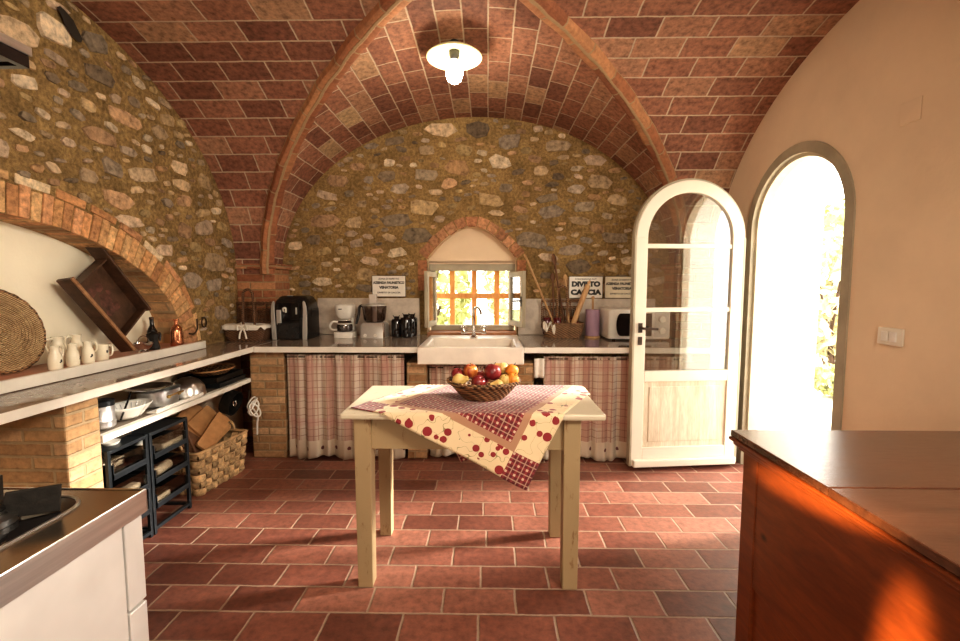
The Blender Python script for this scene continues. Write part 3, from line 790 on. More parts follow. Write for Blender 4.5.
# curtains
def curtain(x0, x1, y, z0, z1, seed, label, lean=.03):
    r = random.Random(seed); wv = [(r.uniform(6, 10), r.uniform(0, 6), r.uniform(.3, .5)), (r.uniform(14, 20), r.uniform(0, 6), .3), (r.uniform(26, 36), r.uniform(0, 6), .18)]
    L = x1-x0; nu, nv = int(L*170), 26
    def off(u, v):
        x = u*L; s = 0
        for f, p, a in wv: s += a*sin(f*x*2*pi*.5 + p + .5*sin(v*2+f))
        return s
    fn = lambda i, j: (x0 + L*i + .006*sin(i*60)*(1-j), y - .052*off(i, j)*(.5+.5*(1-j)) - lean*(1-j)*.2 + (.006*sin(i*L*190) if j > .93 else 0), z0 + (z1-z0)*j + (.012*sin(i*L*17+seed) if j == 0 else 0))
    b = MB(); b.grid(fn, nu, nv, 0, lambda i, j: (i*L*1.5, (z1-z0)*j))
    t = thing('curtain', label, 'curtain', ((x0+x1)/2, y, z0)); b.build('fabric', M['curtain'], t, world=True, smooth='all', solid=.003)
    b = MB(); b.tube([(x0-.01, y, z1-.02), (x1+.01, y, z1-.02)], .005); b.build('curtain_rod', M['rust'], t, world=True, smooth=True)
curtain(-1.575, -.655, 3.455, .012, .835, 3, 'long plaid fabric curtain under the worktop with the coffee machines')
curtain(-.465, .175, 3.50, .012, .745, 5, 'short plaid curtain hanging below the white sink')
curtain(.43, 1.50, 3.455, .012, .825, 9, 'plaid curtain under the right worktop partly behind the open door')
tw = MB(); tw.grid(lambda i, j: (.355+.075*i, 3.415-.012*sin(i*9)*(1-.5*j), .665+.15*j), 14, 8)
tag(tw.build('hanging_towel', M['towel'], smooth='all', solid=.004), 'small cream tea towel hanging on the brick pier right of the sink', 'towel')

# ------------------------------------------------------------------ sink and tap
sk = thing('farmhouse_sink', 'white ceramic farmhouse sink set in the back worktop under the window', 'sink', (-.13, 3.6, .77))
b = MB(); X0, X1, Y0, Y1, Z0, Z1 = -.53, .27, 3.325, 3.985, .78, .910
b.box(X0, X1, Y0, Y0+.05, Z0, Z1); b.box(X0, X1, Y1-.10, Y1, Z0, Z1); b.box(X0, X0+.06, Y0+.05, Y1-.10, Z0, Z1); b.box(X1-.06, X1, Y0+.05, Y1-.10, Z0, Z1)
b.box(X0+.05, X1-.05, Y0+.05, Y1-.10, Z0, Z0+.02)
b.build('basin', M['sink_ceramic'], sk, world=True, bevel=.01)
b = MB(); b.lathe([(.0, 0), (.03, 0), (.03, .004), (0.001, .004)], (-.13, 3.6, Z0+.02), 16); b.build('drain', M['chrome'], sk, world=True)
tp = thing('mixer_tap', 'chrome cross handled mixer tap behind the sink', 'tap', (-.125, 3.93, .911)); tp.scale = (1.25, 1.1, 1.2)
b = MB(); b.lathe([(.028,0),(.028,.01),(.016,.02),(.014,.06),(.012,.09)], (0,0,0), 16); b.tube([(-.06,0,.045),(.06,0,.045)], .011)
b.build('tap_body', M['chrome'], tp, smooth=True)
b = MB(); b.tube(bez([(0,0,.08),(0,0,.16),(.0,-.02,.21),(.03,-.07,.225),(.05,-.12,.20),(.052,-.125,.175)]), .0085); b.build('spout', M['chrome'], tp, smooth=True)
for s in (-1, 1):
    b = MB(); b.lathe([(.016,0),(.02,.01),(.012,.03),(.012,.045)], (s*.07, 0, .03), 12)
    for a in range(2):
        c_, s_ = cos(a*pi/2+.5)*.03, sin(a*pi/2+.5)*.03; b.tube([(s*.07-c_, -s_, .08), (s*.07+c_, s_, .08)], .006)
    b.ell((s*.07, 0, .082), .012, 10, 6); b.build('cross_handle', M['chrome'], tp, smooth=True)

# ------------------------------------------------------------------ table
TZ = .82
tb = thing('kitchen_table', 'worn cream painted wooden table in the middle of the tiled floor', 'table', (-.09, 2.2, 0))
b = MB(); b.box(-.645, .51, 1.905, 2.455, TZ-.028, TZ); b.build('tabletop', M['table_top'], tb, world=True, bevel=.008)
b = MB()
b.box(-.53, .34, 1.96, 1.985, TZ-.178, TZ-.029); b.box(-.53, .34, 2.39, 2.415, TZ-.178, TZ-.029)
b.box(-.58, -.555, 2.01, 2.36, TZ-.178, TZ-.029); b.box(.375, .40, 2.01, 2.36, TZ-.178, TZ-.029)
b.build('apron', M['cream_paint'], tb, world=True, bevel=.003)
for lx, ly in ((-.557, 1.975), (.372, 1.975), (-.56, 2.395), (.37, 2.395)):
    b = MB(); t, q = .038, .034
    if ly > 2.2: t, q = .036, .031
    vs = [(lx+s*w_, ly+u*w_, z) for z, w_ in ((0, q), (TZ-.029, t)) for s, u in ((-1,-1),(1,-1),(1,1),(-1,1))]
    b.add(vs, [(3,2,1,0),(4,5,6,7),(0,1,5,4),(1,2,6,5),(2,3,7,6),(3,0,4,7)])
    b.build('leg', M['cream_paint'], tb, world=True, bevel=.004)
# cloth
ang = R(27); e1 = Vector((-cos(ang), sin(ang))); e2 = Vector((sin(ang), cos(ang))); F0 = Vector((.165, 1.582))
TX0, TX1, TY0, TY1 = -.645, .51, 1.905, 2.455
def clothp(u, v):
    p = F0 + e1*u*CL1 + e2*v*CL2; x, y = p.x, p.y; z = TZ+.0045 + .002*sin(x*31+y*17)*sin(y*23)
    rr = .012
    if y < TY0:
        dd = TY0-y; y = TY0 - rr - .018*(dd/.3)*(1+.7*sin(x*15)) ; z = TZ + .003 - dd
        if dd < .02: z = TZ+.0045-dd*.6; 
    elif y > TY1:
        dd = y-TY1; y = TY1 + rr + .012*sin(x*18)*dd/.3; z = TZ+.003-dd
    if x > TX1:
        dd = x-TX1; x = TX1 + rr; z -= dd
    elif x < TX0:
        dd = TX0-x; x = TX0 - rr; z -= dd
    return (x, y, z)
b = MB(); b.grid(clothp, 90, 100, 0, lambda i, j: (i*CL1, j*CL2))
tag(b.build('tablecloth', M['cloth'], smooth='all', solid=.003), 'red gingham and apple print cloth laid diagonally over the cream table', 'tablecloth')
# towel hung at the back left
b = MB()
b.grid(lambda i, j: (-.50+.06*i+.012*sin(j*5)-.05*j*(1-i), 2.475+.008*sin(i*14+j*3), .63-(.14-.05*i)*j), 12, 16)
b.grid(lambda i, j: (-.70+.05*i-.02*sin(j*3), 2.475+.01*sin(i*11+j*4), .62-.33*j), 10, 16)
tag(b.build('hanging_towel', M['towel'], smooth='all', solid=.005), 'rumpled cream towel hanging behind the left legs of the table', 'towel')

# fruit bowl
FB = Vector((-.02, 2.165, TZ+.006))
b = MB()
prof = [(.0, .0), (.095, .0), (.105, .008), (.125, .026), (.155, .062), (.175, .085), (.181, .089), (.175, .089), (.151, .066), (.12, .031), (.09, .014), (.0, .012)]
b.lathe(prof, (0,0,0), 40, None, 0, None, 1, .80)
bw = thing('fruit_bowl', 'oval brown wicker bowl full of fruit on the table', 'bowl', FB); b.build('bowl_body', M['wicker_mid'], bw, smooth=True)
b = MB()
for tw_ in (0, 1):
    b.tube([((.175)*cos(a)*(1+.01*sin(a*24+tw_*pi)), .178*.8*sin(a)*(1+.01*sin(a*24+tw_*pi)), .087+.006*cos(a*24+tw_*pi)) for a in [2*pi*i/120 for i in range(120)]], .0055, 6, True)
b.build('rim', M['wicker_mid'], bw, smooth=True)
def fruit_mat(n, c1, c2, r=.3):
    g = G(n); f = g.noise(g.vm('MULTIPLY', g.tc(), (3,3,1)), 12, 4); return g.fin(g.ramp(f, [(.35, c1), (.65, c2)]), r)
FM = {'apple': fruit_mat('red_apple_skin', (.14,.012,.018), (.28,.035,.03)), 'pear': fruit_mat('pear_skin', (.55,.36,.10), (.72,.50,.20), .4), 'orange': fruit_mat('apricot_skin', (.62,.20,.02), (.75,.32,.05), .45), 'mix': fruit_mat('blush_apple_skin', (.25,.02,.02), (.65,.25,.05))}
stem_m = M['dark_wood']
def fruit(kind, m, p, r, rot, label, el=1.):
    t = thing(kind, label, kind, p, 0, None); t.rotation_euler = rot
    b = MB()
    if kind == 'pear': prof = [(1e-4,-1),(.5,-.93),(.85,-.6),(1.,-.15),(.9,.3),(.6,.75),(.42,1.15),(.3,1.4),(1e-4,1.48)]
    else: prof = [(1e-4,-.82),(.25,-.9),(.6,-.82),(.9,-.45),(1.,.05),(.9,.5),(.6,.85),(.25,.9),(1e-4,.74)]
    # smooth profile
    pp = [Vector((x, 0, z)) for x, z in prof]; sm = bez(pp, 3)
    b.lathe([(max(1e-5, q.x*r), q.z*r*el) for q in sm], (0,0,0), 18); b.build('flesh', FM[m], t, smooth='all')
    top = (1.46 if kind == 'pear' else .76)*r*el
    b = MB(); b.tube([(0,0,top-.004), (.002,0,top+.008), (.005,.002,top+.018)], .0018, 6); b.build('stem', stem_m, t, smooth=True)
fr = [('pear','pear',(-.135,2.135,.925),.033,(1.3,.2,1.2),'yellow pear lying at the left front of the wicker bowl'),
 ('apple','apple',(-.150,2.215,.935),.033,(.3,.2,0),'dark red apple at the far left of the bowl behind the yellow pear'),
 ('apple','mix',(-.085,2.20,.957),.036,(.4,-.1,0),'orange and red apple on top left of the fruit pile'),
 ('apple','apple',(.022,2.175,.957),.042,(-.2,.2,0),'largest dark red apple on top in the middle of the fruit pile'),
 ('apple','apple',(-.045,2.125,.918),.034,(.5,.6,0),'dark red apple low at the front centre of the bowl'),
 ('pear','pear',(.045,2.105,.910),.027,(1.45,.0,-1.2),'small pale pear lying at the front of the bowl'),
 ('apple','pear',(.080,2.145,.925),.027,(.2,.1,0),'small yellow apple between the big red apple and the orange ones'),
 ('apricot','orange',(.118,2.15,.925),.031,(.2,.3,0),'orange apricot low at the right of the bowl'),
 ('apricot','orange',(.118,2.215,.957),.032,(0,.3,0),'orange apricot stacked at the upper right of the bowl'),
 ('pear','pear',(.072,2.255,.962),.030,(1.2,.3,-1.9),'yellow pear lying on top at the right back of the bowl'),
 ('apple','apple',(-.03,2.25,.915),.036,(0,0,0),'dark red apple deep at the back of the bowl')]
for kd, m, p, r, rot, lb in fr: fruit(kd, m, (p[0], p[1]-.03, p[2]), r, rot, lb)

# ------------------------------------------------------------------ lamp
lp = thing('ceiling_lamp', 'enamel dish ceiling lamp with glowing bare bulb under the vault', 'lamp', (-.215, 2.96, 2.903))
b = MB(); b.lathe([(.012,-.06),(.012,-.02),(.03,-.012),(.03,0.0)], (0,0,0), 16); b.build('stem', M['black_metal'], lp, smooth=True)
b = MB(); b.lathe([(.03,-.05),(.08,-.055),(.14,-.07),(.172,-.095),(.177,-.098),(.172,-.102),(.14,-.077),(.08,-.062),(.03,-.057)], (0,0,0), 40); b.build('lamp_shade', M['lamp_shade'], lp, smooth=True)
b = MB(); b.lathe([(.034,-.06),(.034,-.085),(.026,-.105),(.022,-.115)], (0,0,0), 20); b.build('socket', M['cast_iron'], lp, smooth=True)
b = MB(); b.lathe([(.02,-.11),(.034,-.13),(.05,-.165),(.054,-.20),(.042,-.235),(.02,-.252),(1e-4,-.255)], (0,0,0), 24); b.build('bulb', M['bulb'], lp, smooth=True)

# ------------------------------------------------------------------ cabinet right
cb = thing('wooden_cabinet', 'polished orange brown pine cabinet in the right foreground', 'cabinet', (1.4, .8, 0))
cx0, cx1, cy0, cy1, cz = .835, 1.93, .10, 1.445, .90
b = MB(); ys = [cy0-.03, .46, 1.045, cy1+.03]
for i in range(3): b.box(cx0-.03, cx1, ys[i]+.001, ys[i+1]-.001, cz-.022, cz)
b.build('cabinet_top', M['cab_top'], cb, world=True, bevel=.004)
b = MB()
b.box(cx0-.034, cx1, cy0-.034, cy1+.034, cz-.034, cz-.0225); b.box(cx0-.024, cx1, cy0-.024, cy1+.024, cz-.048, cz-.034); b.box(cx0-.012, cx1, cy0-.012, cy1+.012, cz-.062, cz-.048)
b.build('moulding', M['cab'], cb, world=True, bevel=.005)
b = MB()
b.box(cx0, cx0+.022, cy1-.075, cy1, 0, cz-.062); b.box(cx0, cx0+.022, cy0, cy0+.075, 0, cz-.062)
b.box(cx0+.003, cx0+.022, cy0+.075, cy1-.075, .42, cz-.062); b.box(cx0, cx0+.022, cy0+.075, cy1-.075, 0, .10)
b.box(cx0+.022, cx1, cy1-.022, cy1, 0, cz-.062); b.box(cx0+.022, cx1, cy0, cy0+.022, 0, cz-.062); b.box(cx1-.02, cx1, cy0+.022, cy1-.022, 0, cz-.062)
b.build('carcass', M['cab'], cb, world=True, bevel=.003)
b = MB(); b.box(cx0+.012, cx0+.020, cy0+.07, cy1-.07, .09, .43); b.build('side_panel', M['cab'], cb, world=True)

# ------------------------------------------------------------------ range
rg = thing('gas_range', 'stainless steel gas range with black hob in the left foreground', 'range', (-1.3, .55, 0))
rx0, rx1, ry0, ry1, rz = -1.80, -.805, .10, 1.005, .90
b = MB()
hx0, hx1, hy0, hy1 = -1.56, -.885, .25, .965
b.box(rx0, rx1, ry0, ry1, rz-.05, rz)
b.build('hob_top', M['steel_top'], rg, world=True)
b = MB(); b.box(rx1, rx1+.004, ry0, ry1, rz-.052, rz+.001); b.box(rx0, rx1+.004, ry1, ry1+.003, rz-.052, rz+.001); b.build('edge_strip', M['steel'], rg, world=True, bevel=.001)
b = MB(); b.tube([(rx1+.001, ry0, rz), (rx1+.001, ry1+.001, rz), (rx0, ry1+.001, rz)], .0028, 6); b.build('edge_highlight', M['chrome'], rg, world=True, smooth=True)  # thin chrome line added as the bright highlight along the hob edge
b = MB()   # rounded black tray
def rrect(x0, x1, y0, y1, r, n=6):
    pts = []
    for cx_, cy_, a0 in ((x1-r, y1-r, 0), (x0+r, y1-r, pi/2), (x0+r, y0+r, pi), (x1-r, y0+r, 3*pi/2)):
        for i in range(n+1): a = a0 + pi/2*i/n; pts.append((cx_+r*cos(a), cy_+r*sin(a)))
    return pts
b.prism(rrect(hx0, hx1, hy0, hy1, .07), rz+.0005, rz+.0025); b.build('hob_tray', M['black_gloss'], rg, world=True)
b = MB(); pr = rrect(hx0, hx1, hy0, hy1, .07); b.tube([(x, y, rz+.002) for x, y in pr], .004, 6, True); b.build('tray_rim', M['steel'], rg, world=True, smooth=True)
for bx, by in ((-1.01, .835), (-1.01, .46), (-1.38, .835), (-1.38, .46)):
    b = MB(); b.lathe([(.062,0),(.062,.012),(.045,.018),(.045,.026),(1e-4,.028)], (bx, by, rz+.003), 24); b.build('burner', M['steel'], rg, world=True, smooth=True)
    b = MB(); b.lathe([(.045,.026),(.045,.034),(.035,.038),(1e-4,.038)], (bx, by, rz+.003), 24); b.build('burner_cap', M['cast_iron'], rg, world=True, smooth=True)
    for a in range(4):
        th = a*pi/2 + .55; b = MB(); T = Matrix.Translation((bx, by, rz)) @ Matrix.Rotation(th, 4, 'Z')
        b.prism([(.05,.008),(.125,.004),(.13,.06),(.045,.062),(.04,.04)], -.004, .004, T @ Matrix.Rotation(pi/2, 4, 'X')); b.build('pan_support', M['cast_iron'], rg, world=True, bevel=.0015)
b = MB(); b.box(rx0, rx1-.022, ry0+.02, ry1-.01, .10, rz-.052); b.build('carcass', M['steel_panel'], rg, world=True)
b = MB(); b.box(rx1-.021, rx1-.006, ry0+.02, .944, .11, rz-.056); b.build('oven_door', M['steel_panel'], rg, world=True, bevel=.002)
b = MB(); b.box(rx1-.021, rx1-.006, .950, ry1-.004, .64, rz-.056); b.build('side_panel', M['steel_panel'], rg, world=True, bevel=.002)
b = MB(); b.box(rx1-.021, rx1-.006, .950, ry1-.004, .11, .632); b.build('side_panel', M['steel_panel'], rg, world=True, bevel=.002)
for x in (rx0+.05, rx1-.08):
    for y in (ry0+.08, ry1-.08):
        b = MB(); b.lathe([(.02,0),(.02,.1)], (x, y, 0), 12); b.build('foot', M['black_metal'], rg, world=True)
# hood
hd = thing('range_hood', 'dark extractor hood with steel rim at the upper left above the range', 'hood', (-1.65, .6, 1.90)); HD = hd
b = MB(); b.box(-2.21, -1.09, .15, 1.10, 1.905, 1.93); b.build('underside', M['black_gloss'], hd, world=True)
b = MB(); b.box(-1.10, -1.085, .14, 1.115, 1.90, 1.94); b.box(-2.2, -1.10, 1.10, 1.115, 1.90, 1.94); b.box(-2.2, -1.10, .135, .15, 1.90, 1.94); b.build('rim', M['black_gloss'], hd, world=True)
b = MB(); b.box(-1.0845, -1.080, .13, 1.119, 1.930, 1.950); b.build('steel_edge', M['steel'], hd, world=True)
b = MB(); b.add([(-2.21,.15,1.93),(-1.1,.15,1.93),(-1.1,1.1,1.93),(-2.21,1.1,1.93),(-2.21,.5,2.25),(-1.9,.5,2.25),(-1.9,.8,2.25),(-2.21,.8,2.25)], [(0,1,5,4),(1,2,6,5),(2,3,7,6),(3,0,4,7),(4,5,6,7),(0,3,2,1)])
b.box(-2.21, -1.9, .5, .8, 2.25, 2.7); b.build('canopy', M['steel_top'], hd, world=True)

HD.location.x -= .025

# ------------------------------------------------------------------ text helper
def text_mb(body, size, bold=0., align='CENTER', sx=1.):
    cu = bpy.data.curves.new('t', 'FONT'); cu.body = body; cu.size = size; cu.align_x = align; cu.align_y = 'CENTER'; cu.extrude = .0006; cu.offset = bold; cu.resolution_u = 3
    o = bpy.data.objects.new('t', cu); me = bpy.data.meshes.new_from_object(o)
    vs = [(v.co.x*sx, v.co.y, v.co.z) for v in me.vertices]; fs = [tuple(p.vertices) for p in me.polygons]
    bpy.data.objects.remove(o); bpy.data.curves.remove(cu); bpy.data.meshes.remove(me)
    return vs, fs
def sign(loc, w, h, lines, mat, label, edge=None):
    t = thing('sign', label, 'sign', loc)
    b = MB(); b.box(-w/2, w/2, -.006, 0, -h/2, h/2); b.build('plate', mat, t, bevel=.002)
    b = MB()
    for x0, x1, z0, z1 in ((-w/2, w/2, h/2-.004, h/2), (-w/2, w/2, -h/2, -h/2+.004), (-w/2, -w/2+.004, -h/2, h/2), (w/2-.004, w/2, -h/2, h/2)): b.box(x0, x1, -.0075, -.0055, z0, z1)
    b.build('border', edge or M['ink'], t)
    for body, size, z, bold, sx in lines:
        b = MB(); vs, fs = text_mb(body, size, bold, sx=sx); b.add([(x, -.0068 - zz, y+z) for x, y, zz in vs], fs); b.build('lettering', M['ink'], t)
sl = [('ZONA DI RISPETTO', .022, .068, .0004, 1.0), ('AZIENDA FAUNISTICO', .031, .032, .0016, .92), ('VENATORIA', .034, -.012, .0018, .95), ('DIVIETO DI CACCIA', .020, -.060, .0006, 1.2)]
sign((-.93, YB-.028, 1.362), .318, .20, sl, M['sign_white'], 'white enamel hunting reserve sign above the food processor', M['rust'])
sign((.91, YB-.028, 1.352), .316, .205, [('CONCESSIONE AUT.', .020, .075, .0003, 1.1), ('DIVIETO', .062, .028, .0045, 1.12), ('CACCIA', .062, -.048, .0045, 1.2)], M['sign_white'], 'white sign with bold black hunting ban lettering behind the rolling pin')
sign((1.243, YB-.028, 1.352), .318, .205, sl, M['sign_old'], 'yellowed hunting reserve sign above the microwave', M['rust'])

# ------------------------------------------------------------------ back counter appliances
Z = CZ + .001
es = thing('espresso_machine', 'large black and grey espresso machine with dark sides', 'coffee machine', (-1.70, 3.93, Z), 0); es.scale = (.9, .9, .97)
b = MB()
def loft(b, secs, mi=0):
    # secs: list of (z, x0,x1,y0,y1,r)
    n = 28; vs = []
    for z, x0, x1, y0, y1, r in secs:
        for x, y in rrect(x0, x1, y0, y1, r): vs.append((x, y, z))
    m = len(vs)//len(secs); fs = []
    for i in range(len(secs)-1):
        for k in range(m): fs.append((i*m+k, i*m+(k+1) % m, (i+1)*m+(k+1) % m, (i+1)*m+k))
    fs.append(tuple(reversed(range(m)))); fs.append(tuple((len(secs)-1)*m+k for k in range(m))); b.add(vs, fs, mi)
loft(b, [(0,-.165,.165,-.13,.2,.03),(.02,-.17,.17,-.135,.2,.03),(.25,-.17,.17,-.12,.2,.04),(.34,-.155,.155,-.10,.19,.05),(.375,-.13,.13,-.07,.17,.05),(.385,-.11,.11,-.05,.15,.04)])
b.build('body', M['black_plastic'], es, smooth=True)
for s in (-1, 1):
    b = MB()
    pts = [(.165,0),(.125,0),(.126,.08),(.132,.18),(.136,.27),(.134,.33),(.142,.345),(.156,.33),(.168,.29),(.172,.2),(.17,.06)]
    T = Matrix(((s,0,0,0),(0,0,-1,-.128),(0,1,0,0),(0,0,0,1)))
    b.prism(pts, 0, .018, T); b.build('side_trim', M['silver_plastic'], es, bevel=.004)
b = MB(); b.box(-.10, .10, -.142, -.13, .17, .33); b.box(-.12, .12, -.150, -.13, .16, .17); b.build('control_panel', M['black_gloss'], es, bevel=.006)
b = MB(); b.box(-.10, .10, -.165, -.12, .01, .15); b.box(-.09, .09, -.168, -.165, .02, .14); b.build('drip_tray', M['black_plastic'], es, bevel=.006)
b = MB(); b.cbox((-.09, -.152, .20), (.045, .02, .13)); b.build('milk_spout', M['silver_plastic'], es, bevel=.006)
b = MB(); b.tube(bez([(-.045,-.145,.25),(-.045,-.16,.275),(-.02,-.16,.28),(-.02,-.16,.24)]), .008); b.build('steam_knob', M['white_plastic'], es, smooth=True)
b = MB(); b.cbox((.075, -.149, .255), (.014, .012, .06)); b.build('lever', M['silver_plastic'], es, bevel=.003)
b = MB(); b.cbox((-.02, -.06, .387), (.05, .02, .004)); b.build('badge', M['silver_plastic'], es)
b = MB()
for i in range(5): b.box(.1715, .173, -.02, .16, .20+i*.015, .207+i*.015)
b.build('vent_grille', M['cast_iron'], es)

cm = thing('filter_coffee_maker', 'small cream filter coffee maker with glass jug', 'coffee maker', (-1.285, 4.02, Z))
b = MB(); loft(b, [(0,-.085,.085,-.09,.1,.03),(.045,-.085,.085,-.09,.1,.03),(.05,-.08,.08,-.085,.095,.03)]); b.build('base', M['white_plastic'], cm, smooth=True)
b = MB(); b.box(-.06, .06, .055, .1, .045, .2); b.build('tank', M['white_plastic'], cm, bevel=.01)
b = MB(); loft(b, [(.17,-.055,.055,-.05,.08,.045),(.21,-.075,.075,-.075,.098,.05),(.285,-.08,.08,-.08,.1,.05),(.295,-.07,.07,-.07,.09,.05)]); b.build('filter_head', M['white_plastic'], cm, smooth=True)
b = MB(); b.lathe([(.05,.052),(.066,.06),(.07,.10),(.058,.14),(.05,.155)], (0,-.02,0), 24); j = b.build('jug', M['glass_smoke'], cm, smooth=True)
b = MB(); b.lathe([(.06,.118),(.064,.118),(.064,.128),(.06,.128)], (0,-.02,0), 24); b.lathe([(.001,.158),(.05,.158),(.052,.15)], (0,-.02,0), 24)
b.tube(bez([(-.06,-.03,.135),(-.10,-.04,.14),(-.125,-.045,.105),(-.11,-.04,.07),(-.07,-.03,.068)]), .010); b.build('jug_handle', M['white_plastic'], j, smooth=True)
b = MB(); b.cbox((-.02, -.0815, .255), (.03, .003, .008)); b.build('badge', M['ink'], cm)

fp = thing('food_processor', 'grey food processor with clear bowl and tall feed tube', 'food processor', (-1.02, 4.02, Z))
b = MB(); loft(b, [(0,-.11,.11,-.11,.13,.02),(.11,-.105,.105,-.105,.125,.02),(.135,-.09,.09,-.09,.10,.03)]); b.build('motor_base', M['silver_plastic'], fp, smooth=True)
b = MB(); b.box(.10, .115, -.118, -.10, .0, .135); b.build('chrome_trim', M['chrome'], fp, bevel=.003)
for x in (-.06, .03):
    b = MB(); b.lathe([(.016,0),(.014,.012),(1e-4,.013)], (x, -.106, .025), 14, Matrix.Rotation(pi/2, 4, 'X')); b.build('dial', M['white_plastic'], fp, smooth=True)
b = MB(); b.lathe([(.075,.137),(.095,.16),(.108,.27),(.11,.285)], (0,0,0), 28); b.build('bowl', M['glass_smoke'], fp, smooth=True)
b = MB(); b.lathe([(.112,.283),(.112,.292),(.09,.30),(.03,.305)], (0,0,0), 28); b.build('lid', M['silver_plastic'], fp, smooth=True)
b = MB(); b.box(-.045, .02, -.02, .03, .30, .385); b.build('feed_tube', M['glass_milky'], fp, bevel=.006)
b = MB(); b.lathe([(.022,.14),(.02,.28)], (0,0,0), 14); b.build('blade_hub', M['white_plastic'], fp, smooth=True)
b = MB(); b.tube(bez([(-.10,-.01,.285),(-.13,-.01,.27),(-.14,-.01,.2),(-.165,-.01,.12)]), .012); b.build('handle', M['black_plastic'], fp, smooth=True)

# glossy black set of bottles: three bottles
for i, (x, y, h, r) in enumerate(((-.828, 4.05, .185, .047), (-.735, 4.02, .205, .052), (-.70, 4.13, .20, .045))):
    t = thing('storage_bottle', ['glossy black stoppered bottle nearest the food processor', 'tallest glossy black stoppered bottle at the front of the trio', 'glossy black stoppered bottle at the back nearest the window'][i], 'bottle', (x, y, Z), 0, 'black bottles left of the window')
    b = MB(); b.lathe([(r*.95,0),(r,.01),(r,h*.78),(r*.85,h*.86),(r*.5,h*.88),(r*.45,h*.93)], (0,0,0), 24); b.build('body', M['black_gloss'], t, smooth=True)
    b = MB(); b.lathe([(r*.5,h*.93),(r*.55,h*.96),(r*.4,h),(1e-4,h+.002)], (0,0,0), 16); b.tube([(-.02,0,h*.95),(-.03,-.01,h*1.05)], .004); b.tube([(.02,0,h*.95),(.028,-.01,h*1.05)], .004)
    b.build('stopper', M['black_plastic'], t, smooth=True)

# wicker baskets with an upright back and hoop handle
def basket(loc, label, w, dep, h, m, liner, hoop_h, back_h):
    t = thing('wicker_basket', label, 'basket', loc)
    b = MB(); n = 40
    def ring(k, sc): 
        out = []
        for x, y in rrect(-w/2*sc, w/2*sc, -dep/2*sc, dep/2*sc, .05*sc, 9): out.append((x, y))
        return out
    secs = [(0,.84),(.01,.87),(h*.5,.96),(h,1.0),(h+.008,1.03),(h+.012,1.0),(h,.95),(.02,.82)]
    vs = []; 
    for z, s in secs: vs += [(x, y, z) for x, y in ring(0, s)]
    m_ = len(vs)//len(secs); fs = []
    for i in range(len(secs)-1):
        for k in range(m_): fs.append((i*m_+k, i*m_+(k+1) % m_, (i+1)*m_+(k+1) % m_, (i+1)*m_+k))
    fs.append(tuple(reversed(range(m_)))); fs.append(tuple((len(secs)-1)*m_+k for k in range(m_)))
    b.add(vs, fs); b.build('basket_body', m, t, smooth=True)
    b = MB(); y = dep/2
    for x in (-w/2+.01, w/2-.01, 0, -w/4, w/4): b.tube([(x, y, h*.6), (x, y+.01, back_h-.02)], .006)
    for z in (h+.03, h+.05, back_h*.72, back_h*.78, back_h-.03, back_h-.015): b.tube([(-w/2+.005, y+.006, z), (w/2-.005, y+.006, z)], .007)
    for i in range(22): b.tube([(-w/2+.01+(w-.02)*i/21, y+.012, h), (-w/2+.01+(w-.02)*i/21, y+.012, back_h*.75)], .0045, 5)
    b.build('back_rest', m, t, smooth=True)
    b = MB(); b.tube([(.042*cos(a), 0, hoop_h-.05 + .05*sin(a)) for a in [pi*i/14 for i in range(15)]], .011)
    b.tube([(.042, 0, hoop_h-.05), (.05, 0, h*.8)], .011); b.tube([(-.042, 0, hoop_h-.05), (-.05, 0, h*.8)], .011)
    b.build('hoop_handle', m, t, smooth=True)
    if liner:
        b = MB(); rr = ring(0, 1.045)
        m2 = len(rr)
        def fn(i, j):
            k = i*m2; a = int(k) % m2; c = rr[a]; d = h + .016 - j*(.024 + .014*sin(k*.9) + .03*max(0, sin(k*.33)))
            s = 1 + .02*j
            return (c[0]*s, c[1]*s, d)
        b.grid(fn, m2, 6); 
        def fn2(i, j):
            k = i*m2; a = int(k) % m2; c = rr[a]; return (c[0]*(1-j*.9), c[1]*(1-j*.9), h+.016 + .018*sin(j*9)*sin(k*.7)*(1-j) - .03*j)
        b.grid(fn2, m2, 8)
        b.build('cloth_liner', M['towel'], t, smooth='all', solid=.002)
        b = MB(); 
        for s in (-1, 1): b.tube(bez([(.02,-dep/2-.014,h), (.02+s*.035,-dep/2-.03,h+.02), (.02+s*.04,-dep/2-.025,h-.02)]), .007); b.tube(bez([(.02,-dep/2-.014,h), (.02+s*.02,-dep/2-.022,h-.04), (.02+s*.03,-dep/2-.02,h-.09)]), .007)
        b.build('bow', M['towel'], t, smooth=True)
    return t
basket((-2.045, 3.80, Z), 'dark wicker basket lined with white scalloped cloth in the left corner', .35, .24, .115, M['wicker_dark'], True, .43, .33)
basket((.665, 4.03, Z), 'brown wicker basket full of wooden utensils and jars right of the window', .36, .22, .125, M['wicker_mid'], False, .455, .345)
# things in the right basket
def spoon(p0, p1, r, headr, name, label, mat, flat=.35, head=True):
    t = thing(name, label, 'utensil', p0)
    p0, p1 = Vector(p0), Vector(p1); d = (p1-p0)
    b = MB(); b.tube([Vector((0,0,0)), d*.5, d], [r, r*.9, r*1.1]); b.build('handle', mat, t, smooth=True)
    if head:
        q = d.to_track_quat('Z', 'Y').to_matrix(); b = MB(); b.ell(d + d.normalized()*headr*1.1, (headr, headr*flat, headr*1.5), 14, 8, q); b.build('spoon_head', mat, t, smooth='all')
zb = Z + .03
spoon((.63, 4.02, zb), (.345, 4.12, 1.62), .010, .016, 'wooden_stick', 'long pale wooden stick leaning left from the utensil basket to the window arch', M['spoon'], .8)
spoon((.70, 4.04, zb), (.605, 4.12, 1.57), .009, .035, 'wooden_spoon', 'tall dark spoon with broad head standing in the utensil basket', M['board_dark'], .4)
